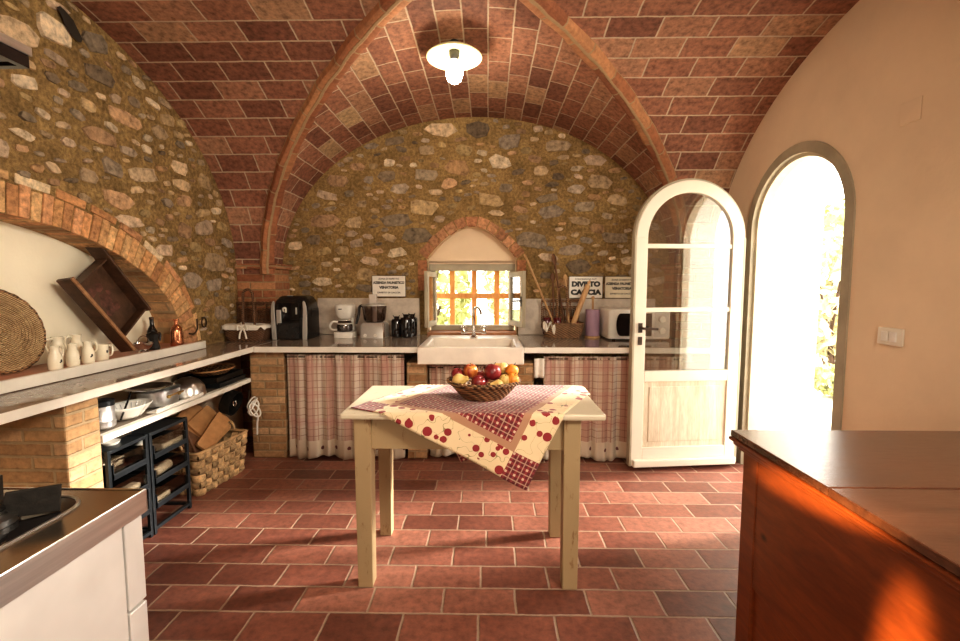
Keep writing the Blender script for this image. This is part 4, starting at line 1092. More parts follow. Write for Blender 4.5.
spoon((.60, 4.06, zb), (.59, 4.13, 1.42), .008, .024, 'wooden_spoon', 'shorter dark spoon standing upright in the utensil basket', M['board_dark'], .4)
spoon((.73, 3.99, zb), (.70, 4.10, 1.42), .008, .02, 'wooden_spoon', 'slim wooden spoon handle behind the hoop of the utensil basket', M['spoon'], .4)
t = thing('rolling_pin', 'pale wooden rolling pin leaning to the right in the utensil basket', 'rolling pin', (.73, 3.985, zb+.03))
d = Vector((.165, 0.02, .44)); q = d.to_track_quat('Z', 'Y').to_matrix().to_4x4(); L_ = d.length
b = MB(); b.lathe([(.018,.06),(.024,.065),(.025,L_-.04),(.018,L_-.033)], (0,0,0), 18, q); b.build('roller', M['spoon'], t, smooth=True)
b = MB(); b.lathe([(.006,0),(.012,.02),(.008,.062)], (0,0,0), 12, q); b.lathe([(.008,L_-.035),(.014,L_-.01),(.006,L_+.01)], (0,0,0), 12, q); b.build('handle', M['spoon'], t, smooth=True)
for i, (x, y, m, lb) in enumerate(((.615, 3.98, 'red_glass', 'dark red preserve jar in front of the utensil basket hoop'), (.525, 4.0, 'red_glass', 'dark red jar at the left end of the utensil basket'), (.775, 4.04, 'red_glass', 'dark red jar at the right end of the utensil basket'))):
    t = thing('preserve_jar', lb, 'jar', (x, y, Z+.03)); b = MB(); b.lathe([(.032,0),(.038,.01),(.038,.10),(.03,.12),(.03,.13)], (0,0,0), 20); b.build('body', M[m], t, smooth=True)
    b = MB(); b.lathe([(.033,.128),(.034,.15),(1e-4,.152)], (0,0,0), 20); b.build('lid', M['red_glass'], t, smooth=True)
b = MB(); b.grid(lambda i, j: (-.185+.11*i, -.105+.012*sin(i*20)-.01*j, .135+.018*sin(i*13)-.05*j*(1+.6*sin(i*9))), 30, 6)
tag(b.build('napkin', M['towel'], loc=(.665, 4.025, Z), smooth='all', solid=.003), 'cream napkin tucked over the front rim of the utensil basket', 'napkin')

t = thing('paper_towel_holder', 'lilac paper roll on a wooden upright holder beside the microwave', 'paper roll', (.935, 4.03, Z))
b = MB(); b.lathe([(.07,0),(.07,.012),(.06,.016)], (0,0,0), 24); b.lathe([(.01,.016),(.01,.34),(.016,.35),(.014,.365),(1e-4,.37)], (0,0,0), 12); b.build('stand', M['spoon'], t, smooth=True)
b = MB(); b.lathe([(.02,.017),(.062,.017),(.062,.25),(.02,.25)], (0,0,0), 28); b.build('paper_roll', M['lilac'], t, smooth=True)

mw = thing('microwave', 'white microwave oven on the right worktop behind the door glass', 'microwave', (1.275, 3.97, Z))
b = MB(); loft(b, [(.012,-.255,.255,-.17,.2,.02),(.02,-.26,.26,-.175,.2,.02),(.245,-.26,.26,-.175,.2,.02),(.262,-.25,.25,-.165,.19,.02)]); b.build('casing', M['white_plastic'], mw, smooth=True)
b = MB(); pts = []
for i in range(13): a = pi/2 + pi*i/12; pts.append((-.16+.035*cos(a), .135+.095*sin(a)))
pts += [(.10,.04),(.10,.23)]
b.prism(pts, .176, .184, Matrix(((1,0,0,0),(0,0,-1,0),(0,1,0,0),(0,0,0,1)))); b.build('door_window', M['black_gloss'], mw)
b = MB(); b.box(.125, .245, -.18, -.175, .03, .24); b.build('control_panel', M['silver_plastic'], mw, bevel=.003)
for z in (.18, .085):
    b = MB(); b.lathe([(.028,0),(.026,.02),(1e-4,.021)], (.185, -.18, z), 20, Matrix.Rotation(pi/2, 4, 'X')); b.build('knob', M['white_plastic'], mw, smooth=True)
for x in (-.2, .2):
    for y in (-.12, .15):
        b = MB(); b.lathe([(.015,0),(.015,.014)], (x, y, 0), 10); b.build('foot', M['black_plastic'], mw)

# ------------------------------------------------------------------ ledge items
LZ = .953
t = thing('woven_tray', 'large round woven rattan tray leaning in the arched niche', 'tray', (-2.27, 2.085, LZ+.006), 0)
tilt = Matrix.Rotation(R(-14), 4, 'Y'); T = Matrix.Translation((0,0,.205)) 
RR = .208
Mt = tilt @ T @ Matrix.Rotation(pi/2, 4, 'Y')      # disc axis -> +x
b = MB(); b.lathe([(1e-4,.004),(.06,.006),(.12,.004),(.17,.006),(.195,.012),(.2,.0),(.17,-.006),(1e-4,-.006)], (0,0,0), 56, Mt)
for q in range(11):
    rr = .015+.0165*q; b.tube([Mt @ Vector((rr*cos(2*pi*i/56), rr*sin(2*pi*i/56), .006+.0015*sin(i*2.4*(q+1)))) for i in range(56)], .006, 5, True)
b.build('woven_disc', M['wicker_tan'], t, smooth=True)
b = MB(); b.tube([Mt @ Vector(((.201+.002*sin(i*1.6))*cos(2*pi*i/90), (.201+.002*sin(i*1.6))*sin(2*pi*i/90), .006)) for i in range(90)], .0085, 6, True); b.build('rim', M['wicker_mid'], t, smooth=True)

def jug():
    t = thing('milk_jug', 'x', 'jug', (0,0,0))
    b = MB(); b.lathe([(.024,0),(.028,.004),(.030,.03),(.029,.055),(.024,.078),(.018,.092),(.0175,.105),(.021,.118),(.0185,.118),(.015,.1),(.015,.09)], (0,0,0), 22); b.build('body', M['cream_ceramic'], t, smooth=True)
    b = MB(); b.tube(bez([(0,.016,.11),(0,.038,.112),(0,.046,.09),(0,.040,.065),(0,.026,.058)], 6), .0045); b.build('handle', M['cream_ceramic'], t, smooth=True)
    b = MB(); b.ell((.0298, .002, .045), (.0012, .005, .008), 10, 6); b.ell((.0295, -.003, .038), (.0012, .004, .004), 8, 6); b.build('painted_motif', M['ink'], t)
    return t
jg = jug()
jl = [(-2.165,2.19,'small cream milk jug nearest the round woven tray'),(-2.165,2.285,'small cream milk jug second in the front row on the ledge'),(-2.165,2.375,'small cream milk jug third in the front row on the ledge'),
      (-2.30,2.345,'cream jug standing at the back behind the second front jug'),(-2.30,2.455,'cream jug standing at the back behind the third front jug')]
for i, (x, y, lb) in enumerate(jl):
    if i == 0: jg.location = (x, y, LZ); jg['label'] = lb; jg['group'] = 'cream milk jugs on the ledge'; o = jg
    else: o = dup(jg, (x, y, LZ), [0, .5, -.3, pi, pi-.4][i] if i < 3 else pi*.95, lb)
    if i >= 3: o.scale = (1.25,)*3
t = thing('mug', 'wide cream mug at the right end of the row of jugs', 'mug', (-2.18, 2.475, LZ))
b = MB(); b.lathe([(.032,0),(.035,.004),(.035,.088),(.032,.09),(.031,.086),(.031,.008),(1e-4,.008)], (0,0,0), 24); b.build('body', M['cream_ceramic'], t, smooth=True)
b = MB(); b.tube(bez([(0.01,.032,.075),(.01,.06,.078),(.01,.066,.05),(.01,.055,.022),(.01,.032,.02)], 6), .005); b.build('handle', M['cream_ceramic'], t, smooth=True)
b = MB(); b.ell((.0355, .0, .05), (.0012, .006, .009), 10, 6); b.build('painted_motif', M['ink'], t)
t = thing('mug', 'small tan cup just behind the handle of the wide cream mug', 'mug', (-2.26, 2.575, LZ))
b = MB(); b.lathe([(.024,0),(.03,.004),(.034,.07),(.031,.07),(.027,.008),(1e-4,.008)], (0,0,0), 22); b.build('body', M['spoon'], t, smooth=True)
b = MB(); b.lathe([(.0345,.055),(.0352,.055),(.0362,.072),(.035,.072)], (0,0,0), 22); b.build('rim_band', M['ink'], t, smooth=True)

# old wooden tray leaning diagonally, local (a across, l along the rails, h out from wall)
t = thing('wooden_carrier', 'old dark wooden carrier tray with long rails tilted diagonally against the niche', 'tray', (-2.25, 2.65, LZ))
dA = Vector((0, .80, .60)); dL = Vector((0, .60, -.80)); dH = Vector((1, 0, 0))
tiltc = Matrix.Rotation(R(-7), 4, 'Y').to_3x3()
O = Vector((-2.255, 2.385, 1.412))
def TP(a, l, h): return O + tiltc @ (dA*a + dL*l + dH*h)
def tb_box(b, a0, a1, l0, l1, h0, h1, mi=0):
    vs = [TP(a, l, h) for h in (h0, h1) for l in (l0, l1) for a in (a0, a1)]
    b.add(vs, [(0,2,3,1),(4,5,7,6),(0,1,5,4),(2,6,7,3),(0,4,6,2),(1,3,7,5)], mi)
b = MB(); tb_box(b, .0, .285, .06, .46, -.055, -.047); b.build('bottom_board', M['dark_wood'], t, world=True)
b = MB(); tb_box(b, -.012, .006, .0, .55, -.06, .02); o = b.build('rail', M['dark_wood'], t, world=True, bevel=.003)  # dark wood here carries the shade on the rail's outer face
b = MB(); tb_box(b, -.013, .007, -.002, .552, .0205, .032); b.build('rail_lit_edge', M['rail_wood'], o, world=True, bevel=.003)  # paler strip puts the light on the rail's edge into colour
b = MB(); tb_box(b, .279, .297, -.03, .47, -.06, .032); b.build('rail', M['dark_wood'], t, world=True, bevel=.004)
b = MB(); tb_box(b, .006, .279, .06, .072, -.047, .01); b.build('end_board', M['dark_wood'], t, world=True, bevel=.002)
b = MB(); tb_box(b, .006, .279, .448, .46, -.047, .01); b.build('end_board', M['dark_wood'], t, world=True, bevel=.002)
b = MB()
for a_, l_, r_ in ((.14,.26,.045),(.12,.32,.035),(.17,.33,.03),(.10,.17,.03),(.16,.18,.028),(.19,.24,.02)):
    n_ = 10; vs = [TP(a_, l_, -.0455)] + [TP(a_+r_*cos(2*pi*i/n_)*(1+.25*sin(i*3)), l_+r_*sin(2*pi*i/n_)*(1+.2*sin(i*2)), -.0465) for i in range(n_)]
    b.add(vs, [(0, 1+i, 1+(i+1) % n_) for i in range(n_)])
b.build('faded_flowers', plain('faded_flower_paint', (.12,.05,.035), .6, var=.4, scale=30), t, world=True)

# small things at the right end of the ledge
t = thing('sugar_bowl', 'small silver sugar bowl with bail handle near the wooden carrier', 'bowl', (-2.19, 2.80, LZ))
b = MB(); b.lathe([(.03,0),(.018,.006),(.045,.03),(.055,.055),(.05,.058),(.04,.035),(1e-4,.02)], (0,0,0), 24); b.build('body', M['chrome'], t, smooth=True)
b = MB(); b.tube([(0, .05*cos(pi*i/14), .055+.045*sin(pi*i/14)) for i in range(15)], .003); b.build('bail_handle', M['chrome'], t, smooth=True)
t = thing('moka_pot', 'dark moka pot beside the silver sugar bowl', 'coffee pot', (-2.20, 2.90, LZ))
b = MB(); b.lathe([(.036,0),(.038,.01),(.028,.05),(.028,.055),(.038,.10),(.036,.104),(.01,.118),(.01,.13),(1e-4,.133)], (0,0,0), 8); b.build('body', M['cast_iron'], t)
b = MB(); b.tube(bez([(0,.03,.1),(0,.065,.1),(0,.06,.05)]), .006); b.build('handle', M['black_plastic'], t, smooth=True)
t = thing('oil_bottle', 'slim dark bottle standing between the moka pot and the copper flask', 'bottle', (-2.28, 3.0, LZ))
b = MB(); b.lathe([(.028,0),(.03,.005),(.03,.11),(.012,.15),(.012,.19)], (0,0,0), 18); b.build('body', M['black_gloss'], t, smooth=True)
b = MB(); b.lathe([(.014,.19),(.014,.205),(1e-4,.207)], (0,0,0), 12); b.build('stopper', M['dark_wood'], t, smooth=True)
t = thing('candle', 'short white candle behind the copper flask', 'candle', (-2.31, 3.04, LZ))
b = MB(); b.lathe([(.02,0),(.02,.13),(1e-4,.128)], (0,0,0), 16); b.build('wax', M['cream_ceramic'], t, smooth=True)
b = MB(); b.tube([(0,0,.128),(.002,0,.142)], .0015); b.build('wick', M['ink'], t)
t = thing('copper_flask', 'copper flask with narrow neck at the right end of the ledge', 'flask', (-2.17, 3.08, LZ))
b = MB(); b.lathe([(.038,0),(.04,.005),(.036,.10),(.030,.13),(.013,.15),(.013,.175),(.018,.18),(.018,.186),(1e-4,.188)], (0,0,0), 22); b.build('body', M['copper'], t, smooth=True)
b = MB(); b.tube(bez([(0,.03,.13),(0,.055,.12),(0,.05,.07),(0,.036,.05)]), .004); b.build('handle', M['copper'], t, smooth=True)
b = MB(); b.tube([(.012, .028*cos(2*pi*i/20), .036*sin(2*pi*i/20)) for i in range(20)], .005, 6, True); b.tube([(-.004,0,.036),(.02,0,.036)], .006)
tag(b.build('iron_ring', M['rust'], loc=(XL+.006, 3.44, 1.085), smooth=True), 'black iron ring fixed to the stone wall at the foot of the arch', 'ring')
b = MB(); b.tube(bez([(-.02,.0,-.05),(.03,0,-.055),(.045,.02,-.02),(.03,.045,.03),(.02,.06,.05)]), .006)
tag(b.build('iron_hook', M['rust'], loc=(XL+.015, 3.27, 1.07), smooth=True), 'curved iron hook on the brick arch right of the copper flask', 'hook')
# hole in wall: flat patch, its inner shade put into the dark colour
b = MB(); b.tube([(-.03,0,0),(.014,0,0)], .05, 9)
b = MB(); b.add([(.012, .045*cos(2*pi*i/11)*(1+.25*sin(i*2.1)) - .75*.06*sin(2*pi*i/11), .065*sin(2*pi*i/11)) for i in range(11)], [tuple(range(11))])
hl = b.build('trim_11', M['dark_void'], loc=(XL+.009, 2.445, 2.74)); struct(hl, 'dark putlog hole in the stone wall near the vault')

# ------------------------------------------------------------------ shelf under left worktop
SZ = .6505
t = thing('metal_canister', 'round aluminium canister with dark lid at the near end of the shelf', 'canister', (-1.955, 2.20, SZ))
b = MB(); b.lathe([(.04,0),(.055,.012),(.057,.04),(.052,.046),(.052,.135),(1e-4,.135)], (0,0,0), 28); b.build('body', M['alu'], t, smooth=True)
b = MB(); b.lathe([(.054,.118),(.055,.142),(.05,.146),(1e-4,.146)], (0,0,0), 28); b.build('lid', M['black_metal'], t, smooth=True)
b = MB(); b.tube(bez([(.03,-.045,.11),(.04,-.07,.1),(.035,-.07,.06),(.03,-.045,.05)]), .003); b.build('clip', M['steel'], t, smooth=True)
t = thing('colander', 'white slotted plastic colander with sloping sides on the shelf', 'colander', (-1.965, 2.385, SZ)); t.scale = (.85, .82, 1.)
b = MB(); b.grid(lambda i, j: ((.05+.06*j)*cos(2*pi*i)*1.0, (.08+.07*j)*sin(2*pi*i), .005+.07*j), 44, 6); b.grid(lambda i, j: (.05*j*cos(2*pi*i), .08*j*sin(2*pi*i), .005), 44, 2)
b.build('bowl', M['white_plastic'], t, smooth='all', solid=.003)
b = MB()
for i in range(44):
    if i % 2: continue
    a = 2*pi*i/44; b.tube([((.066+.001)*cos(a), (.098)*sin(a), .026), ((.093)*cos(a), (.13)*sin(a), .065)], .0025, 4)
b.build('slots', M['alu'], t)
b = MB(); b.tube(bez([(.07,-.16,.03),(.02,-.04,.09),(-.03,.06,.13)]), .006); b.build('handle', M['black_plastic'], t, smooth=True)
b = MB(); 
for i in range(5): b.lathe([(.06,.006*i),(.085,.006*i+.008),(.086,.006*i+.011),(.06,.006*i+.004)], (0,0,0), 28)
tag(b.build('plate_stack', M['white_ceramic'], loc=(-2.10, 2.40, SZ+.001), smooth=True), 'low stack of white plates behind the slotted colander', 'plates')
t = thing('casserole', 'oval aluminium pan with brass side handles on the shelf', 'pan', (-2.0, 2.655, SZ))
b = MB(); b.lathe([(1e-4,0),(.085,0),(.10,.01),(.112,.095),(.117,.098),(.108,.096),(.095,.014),(1e-4,.006)], (0,0,0), 36, None, 0, None, .9, 1.15); b.build('body', M['alu'], t, smooth=True)
b = MB(); b.tube(bez([(.09,-.045,.06),(.125,-.04,.075),(.13,0,.08),(.125,.04,.075),(.09,.045,.06)]), .005)
for s in (-.045,.045): b.ell((.095, s, .06), .011, 8, 6)
b.build('side_handle', M['brass'], t, smooth=True)
b = MB(); b.lathe([(1e-4,.0),(.09,.0),(.12,.02),(.122,.024),(.09,.006),(1e-4,.006)], (0,0,0), 32); b.tube([(.11,0,.02),(.16,.0,.04)], .007)
tag(b.build('frying_pan', M['chrome'], loc=(-2.02, 2.60, SZ+.101), smooth=True), 'shallow shiny steel pan resting on top of the oval aluminium pan', 'pan')
t = thing('domed_bowl', 'upturned dull metal bowl further along the shelf', 'bowl', (-1.98, 2.885, SZ))
b = MB(); b.lathe([(.105,0),(.108,.003),(.10,.06),(.07,.10),(.035,.118),(1e-4,.122)], (0,0,0), 30); b.build('body', M['steel'], t, smooth=True)
t = thing('serving_tray', 'white plastic tray lying at the front edge of the shelf', 'tray', (-1.90, 2.72, SZ)); b = MB(); b.box(-.03, .03, -.26, .16, 0, .008); b.box(.024, .032, -.26, .16, .008, .022); b.box(-.03, .03, .155, .163, .008, .022); b.build('tray_body', M['white_plastic'], t, bevel=.003)
def bake(y0, y1, x0, x1, z, h, m, label, name='baking_tray'):
    t = thing(name, label, 'tray', ((x0+x1)/2, (y0+y1)/2, z)); w, d = (x1-x0)/2, (y1-y0)/2
    b = MB(); b.box(-w, w, -d, d, 0, .005)
    for q in ((-w, -w+.006, -d, d), (w-.006, w, -d, d), (-w, w, -d, -d+.006), (-w, w, d-.006, d)): b.box(*q, .005, h)
    b.build('pan_body', m, t, bevel=.002)
    b = MB(); b.tube([(-w,-d,h),(w,-d,h),(w,d,h),(-w,d,h)], .006, 6, True); b.build('rim', m, t, smooth=True)
bake(3.08, 3.42, -2.17, -1.885, SZ, .030, M['black_metal'], 'black baking tray at the bottom of the pile on the far end of the shelf')
bake(3.07, 3.41, -2.17, -1.895, SZ+.037, .034, M['cast_iron'], 'black baking tray in the middle of the pile on the shelf')
t = thing('wicker_tray', 'shallow brown wicker tray on top of the black baking trays', 'tray', (-2.03, 3.24, SZ+.079))
b = MB(); b.lathe([(1e-4,0),(.10,0),(.13,.03),(.135,.032),(.105,.008),(1e-4,.006)], (0,0,0), 36, None, 0, None, 1.0, 1.3); b.build('tray_body', M['wicker_mid'], t, smooth=True)
b = MB(); b.tube([(.133*cos(2*pi*i/40), .133*1.3*sin(2*pi*i/40), .034) for i in range(40)], .006, 6, True); b.build('rim', M['board'], t, smooth=True)
# hanging pan at the end of the shelf
t = thing('hanging_saucepan', 'dark saucepan hanging below the far end of the shelf', 'pan', (-1.93, 3.30, .60))
b = MB(); Mh = Matrix.Rotation(pi/2, 4, 'Y') @ Matrix.Rotation(.3, 4, 'Y')
b.lathe([(1e-4,-.05),(.085,-.05),(.09,-.04),(.092,.03),(.088,.03),(.085,-.04),(1e-4,-.044)], (0,0,-.11), 30, Mh); b.build('body', M['cast_iron'], t, smooth=True)
b = MB(); b.tube([(.0,0,-.02),(.0,-.01,.012)], .006); b.tube([(.02+.012*cos(2*pi*i/14), 0, -.115+.02*sin(2*pi*i/14)) for i in range(14)], .004, 6, True); b.build('handle', M['chrome'], t, smooth=True)

# black drawer racks
def rack(y0, y1, label, zs, x1=-1.835):
    x0 = -2.18; t = thing('drawer_rack', label, 'drawer rack', ((x0+x1)/2, (y0+y1)/2, 0))
    b = MB(); ztop = .575; s = .009
    for x in (x0+s, x1-s):
        for y in (y0+s, y1-s): b.box(x-s, x+s, y-s, y+s, 0, ztop)
    for z in (.03, ztop-.012):
        for x in (x0+s, x1-s): b.box(x-s, x+s, y0+2*s, y1-2*s, z-s, z+s)
        for y in (y0+s, y1-s): b.box(x0+2*s, x1-2*s, y-s, y+s, z-s, z+s)
    b.box(x0+2*s, x1-2*s, y0+2*s, y1-2*s, ztop-.012, ztop-.006)
    b.build('rack_frame', M['black_metal'], t, world=True, bevel=.002)
    for z, h in zs:
        b = MB(); a0, a1, b0, b1 = x0+.02, x1+.004, y0+.022, y1-.022
        b.box(a0, a1, b0, b1, z, z+.005); b.box(a0, a0+.005, b0, b1, z+.005, z+h); b.box(a0, a1, b0, b0+.005, z+.005, z+h*.7); b.box(a0, a1, b1-.005, b1, z+.005, z+h*.7)
        b.box(a1-.006, a1, b0, b1, z+.005, z+h*.25); b.tube([(a1,b0,z+h*.25),(a1,b1,z+h*.25)], .004, 6)
        o = b.build('drawer', M['black_metal'], t, world=True)
        b = MB(); b.box(a1-.012, a1-.009, b0+.006, b1-.006, z+.006, z+h*.95); b.build('clear_liner', M['glass_clear'], o, world=True)
rack(2.08, 2.34, 'black metal drawer rack right beside the brick pier', [(.42,.11),(.28,.11),(.14,.11)])
rack(2.35, 2.66, 'black metal drawer rack next to the woven floor basket', [(.42,.11),(.28,.11),(.14,.11)])
def item(kind, loc, label, rz=0):
    if kind == 'roll':
        b = MB(); T = Matrix.Rotation(pi/2, 4, 'X') @ Matrix.Rotation(.15, 4, 'Y'); b.lathe([(.012,-.075),(.026,-.075),(.028,0),(.026,.075),(.012,.075)], (0,0,.028), 16, T); return tag(b.build('foil_roll', M['white_plastic'], loc=loc, smooth=True, rotz=rz), label, 'roll')
    if kind == 'ladle':
        t = thing('ladle', label, 'utensil', loc, rz); b = MB(); b.lathe([(1e-4,0),(.02,.004),(.034,.022),(.036,.03),(.032,.022),(1e-4,.004)], (0,0,.0), 18); b.build('ladle_cup', M['chrome'], t, smooth=True)
        b = MB(); b.tube(bez([(0,.034,.028),(0,.07,.05),(0,.14,.045)]), .005); b.build('handle', M['chrome'], t, smooth=True); return t
    if kind == 'lid':
        t = thing('pot_lid', label, 'lid', loc, rz); b = MB(); b.lathe([(.068,0),(.07,.004),(.05,.02),(1e-4,.026)], (0,0,0), 26); b.build('lid_disc', M['chrome'], t, smooth=True)
        b = MB(); b.tube([(0,.02*cos(pi*i/8),.03+.02*sin(pi*i/8)) for i in range(9)], .004); b.build('knob', M['black_plastic'], t, smooth=True); return t
    if kind == 'tub':
        t = thing('plastic_tub', label, 'tub', loc, rz); b = MB(); b.box(-.05, .05, -.09, .09, 0, .045); b.build('tub_body', M['white_plastic'], t, bevel=.01)
        b = MB(); b.box(-.053, .053, -.093, .093, .046, .054); b.build('lid', M['glass_clear'], t, bevel=.003); return t
X_ = -1.905
item('ladle', (X_, 2.15, .427), 'steel ladle in the top drawer of the rack beside the brick pier')
item('lid', (-2.0, 2.20, .287), 'round steel lid in the second drawer of the rack beside the pier')
item('tub', (X_, 2.20, .147), 'white tub in the lowest drawer of the rack beside the pier')
item('ladle', (X_, 2.44, .427), 'steel ladle in the top drawer of the rack next to the floor basket')
item('roll', (X_+.01, 2.50, .287), 'white roll in the middle drawer of the right hand rack')
item('lid', (X_-.01, 2.50, .147), 'steel lid in the lowest drawer of the right hand rack')
item('tub', (-1.90, 2.56, .427), 'white tub in the top drawer of the rack next to the floor basket')
item('tub', (-1.90, 2.42, .147), 'white tub in the lowest drawer of the right hand rack')
item('tub', (-1.99, 2.22, .427), 'white tub at the back of the top drawer beside the pier')
item('roll', (-2.0, 2.50, .427), 'white roll at the back of the top drawer of the right hand rack', .3)
b = MB(); b.box(-.025, .025, -.10, .10, 0, .04); tag(b.build('cutlery_box', M['white_plastic'], loc=(-1.88, 2.20, .288), bevel=.008), 'long white box along the front of the second drawer beside the pier', 'box')
t = thing('tea_strainer', 'small white dish with wire handle on top of the rack beside the pier', 'strainer', (-1.92, 2.20, .5655)); b = MB(); b.lathe([(1e-4,0),(.03,.0),(.042,.018),(.038,.018),(1e-4,.004)], (0,0,0), 20); b.build('cup', M['white_ceramic'], t, smooth=True); b = MB(); b.tube([(0,.04,.017),(.01,.12,.02)], .003); b.build('handle', M['chrome'], t)

# woven floor basket
t = thing('woven_basket', 'square woven strap basket on the floor full of cutting boards', 'basket', (-1.985, 3.03, 0), R(-8))
b = MB(); bw_, bd, bh = .16, .235, .29; nb = 9
def strap_side(p0, p1, n, m_, out):
    p0, p1 = Vector(p0), Vector(p1)
    for i in range(n):
        for j in range(m_):
            hor = (i+j) % 2 == 0; fl_ = .965
            def pt(u, v, h):
                k = 1 + .12*(v*bh/bh); q = p0.lerp(p1, u); return Vector((q.x*(.88+.14*v), q.y*(.88+.14*v), v*bh)) + Vector(out)*h
            u0, u1, v0, v1 = i/n, (i+1)/n, j/m_, (j+1)/m_; e_ = .004
            g = .06/n if hor else .10/n; gv = .10/m_ if hor else .05/m_
            rows = 4; vs = []
            for a in range(rows+1):
                for c in range(rows+1):
                    uu = u0+(u1-u0)*c/rows; vv = v0+(v1-v0)*a/rows
                    hh = .015*sin(pi*c/rows) if hor else .015*sin(pi*a/rows)
                    edge = (a in (0, rows)) if hor else (c in (0, rows))
                    if edge: hh -= .006
                    vs.append(pt(uu, vv, hh))
            cc = rnd.uniform(.8, 1.2)*(1.15 if hor else .72); col = (.56*cc, .38*cc, .20*cc)
            b.add(vs, [(a*(rows+1)+c, a*(rows+1)+c+1, (a+1)*(rows+1)+c+1, (a+1)*(rows+1)+c) for a in range(rows) for c in range(rows)], 0, None, col)
strap_side((bw_, -bd, 0), (bw_, bd, 0), 8, 6, (1, 0, 0)); strap_side((-bw_, -bd, 0), (bw_, -bd, 0), 5, 6, (0, -1, 0))
strap_side((bw_, bd, 0), (-bw_, bd, 0), 5, 6, (0, 1, 0)); strap_side((-bw_, bd, 0), (-bw_, -bd, 0), 8, 6, (-1, 0, 0))
b.box(-bw_*.87, bw_*.87, -bd*.87, bd*.87, .003, .01, 0, None, (.4,.27,.14))
b.build('woven_body', M['abrick'], t, smooth='all')
b = MB(); k = 1.02; b.tube([(x*k, y*k, bh+.002) for x, y in rrect(-bw_, bw_, -bd, bd, .02, 3)], .011, 6, True); b.build('rim', M['strap'], t, smooth=True)
for s in (-1, 1):
    b = MB(); b.tube([(.055*cos(pi*i/12), s*bd*1.03, bh+.075*sin(pi*i/12)) for i in range(13)], .008, 8); b.build('handle', M['strap'], t, smooth=True)
def board(loc, w, h, rot, m, label, hole=True):
    t = thing('cutting_board', label, 'cutting board', loc); t.rotation_euler = rot
    b = MB(); b.prism(rrect(-w/2, w/2, -h/2, h/2, .02), -.008, .008); b.build('board', m, t, bevel=.002); return t
def board_n(loc, w, h, nrm, up, m, label, th=.016):
    t = thing('cutting_board', label, 'cutting board', loc)
    n_ = Vector(nrm).normalized(); u_ = Vector(up); u_ = (u_ - n_*u_.dot(n_)).normalized(); r_ = u_.cross(n_)
    t.rotation_euler = Matrix((r_, u_, n_)).transposed().to_euler()
    b = MB(); b.prism(rrect(-w/2, w/2, -h/2, h/2, .02), -th/2, th/2)
    b.build('board', m, t, bevel=.003)
    return t
board_n((-2.045, 3.03, .385), .36, .27, (.78, -.18, .60), (-.5, -.35, .7), M['board'], 'largest cutting board rising highest at the back of the woven basket', .022)
board_n((-1.99, 3.115, .372), .24, .24, (.78, -.18, .60), (-.5, -.2, .7), M['board'], 'pale cutting board leaning in the middle of the woven basket', .02)
board_n((-1.925, 3.05, .35), .34, .10, (.78, -.18, .60), (-.5, -.35, .7), M['board'], 'narrow board lying along the front rim of the woven basket', .022)
board_n((-2.01, 2.895, .345), .13, .28, (.78, -.18, .60), (-.5, -.35, .7), M['board_dark'], 'dark cutting board at the left of the woven basket', .018)
spoon((-1.915, 2.86, .24), (-1.985, 2.86, .40), .009, .028, 'wooden_spoon', 'dark wooden spoon poking out of the floor basket', M['board_dark'], .4)
# wire whisk & pegs beyond basket
t = thing('string_bundle', 'loops of white plastic cord hanging at the inner corner beside the floor basket', 'cord', (-1.82, 3.37, .44))
b = MB()
for i in range(4):
    c_ = Vector((.0+.022*i, -.025*i, .03-.012*i)); b.tube([c_ + Vector((.02*sin(2*pi*k/20)*(1+i*.2), .05*cos(2*pi*k/20), .045*sin(2*pi*k/20+i))) for k in range(20)], .006, 6, True)
b.tube(bez([(0,0,0),(.06,-.03,-.06),(.05,-.02,-.12),(.03,.01,-.22)]), .007); b.build('cord_loops', M['white_plastic'], t, smooth=True)
b = MB(); b.tube([(-.02,0,.05),(-.03,.03,.13)], .004); b.build('hook', M['rust'], t)

# ------------------------------------------------------------------ outside
b = MB(); b.box(XR+.45, 16, -4, 20, -.14, -.03)
struct(b.build('ground', M['gravel']), 'sunlit pale gravel outside the doorway')
b = MB(); b.box(XL-12, XR+.40, YB+.40, 20, -.14, -.03); struct(b.build('ground', M['grass']), 'garden ground behind the back window')
b = MB(); b.box(2.75, 3.95, 5.45, 5.8, -.03, 4.2); struct(b.build('wall_outside', M['plaster_white']), 'bright white wall of the building outside the doorway')
b = MB(); rg2 = random.Random(3)
def bush(loc, rx, ry, rz, n, seed, m, label, ls=.09, name='shrub', trunk=.3):
    r = random.Random(seed); t = thing(name, label, name, loc)
    b = MB()
    for i in range(n):
        th = r.uniform(0, 2*pi); ph = math.acos(r.uniform(-1, 1)); k = r.uniform(.55, 1.)**.5
        c = Vector((rx*sin(ph)*cos(th)*k, ry*sin(ph)*sin(th)*k, trunk + rz + rz*cos(ph)*k))
        q = Quaternion((r.random()-.5, r.random()-.5, r.random()-.5, r.random()-.5)).normalized().to_matrix(); s = ls*r.uniform(.6, 1.3)
        b.add([c + q @ Vector(p) for p in ((0,-s,0),(s*.45,0,.0),(0,s,0),(-s*.45,0,0))], [(0,1,2,3)])
    b.build('foliage', m, t)
    b = MB()
    for i in range(5):
        a = i*1.3; b.tube([(0,0,0), (rx*.3*cos(a), ry*.3*sin(a), trunk+rz*.5), (rx*.6*cos(a+.3), ry*.6*sin(a+.3), trunk+rz*1.4)], [.05*rz, .03*rz, .012*rz], 6)
    b.build('branches', M['dark_wood'], t, smooth=True)
bush((5.0, 6.55, -.03), .75, .7, .95, 1300, 1, M['leaf2'], 'leafy shrub outside seen through the doorway beyond the white wall', .10)
bush((6.9, 8.6, -.03), 1.2, 1.2, 1.4, 1500, 2, M['leaf'], 'taller shrub further out behind the first one outside the doorway', .12)
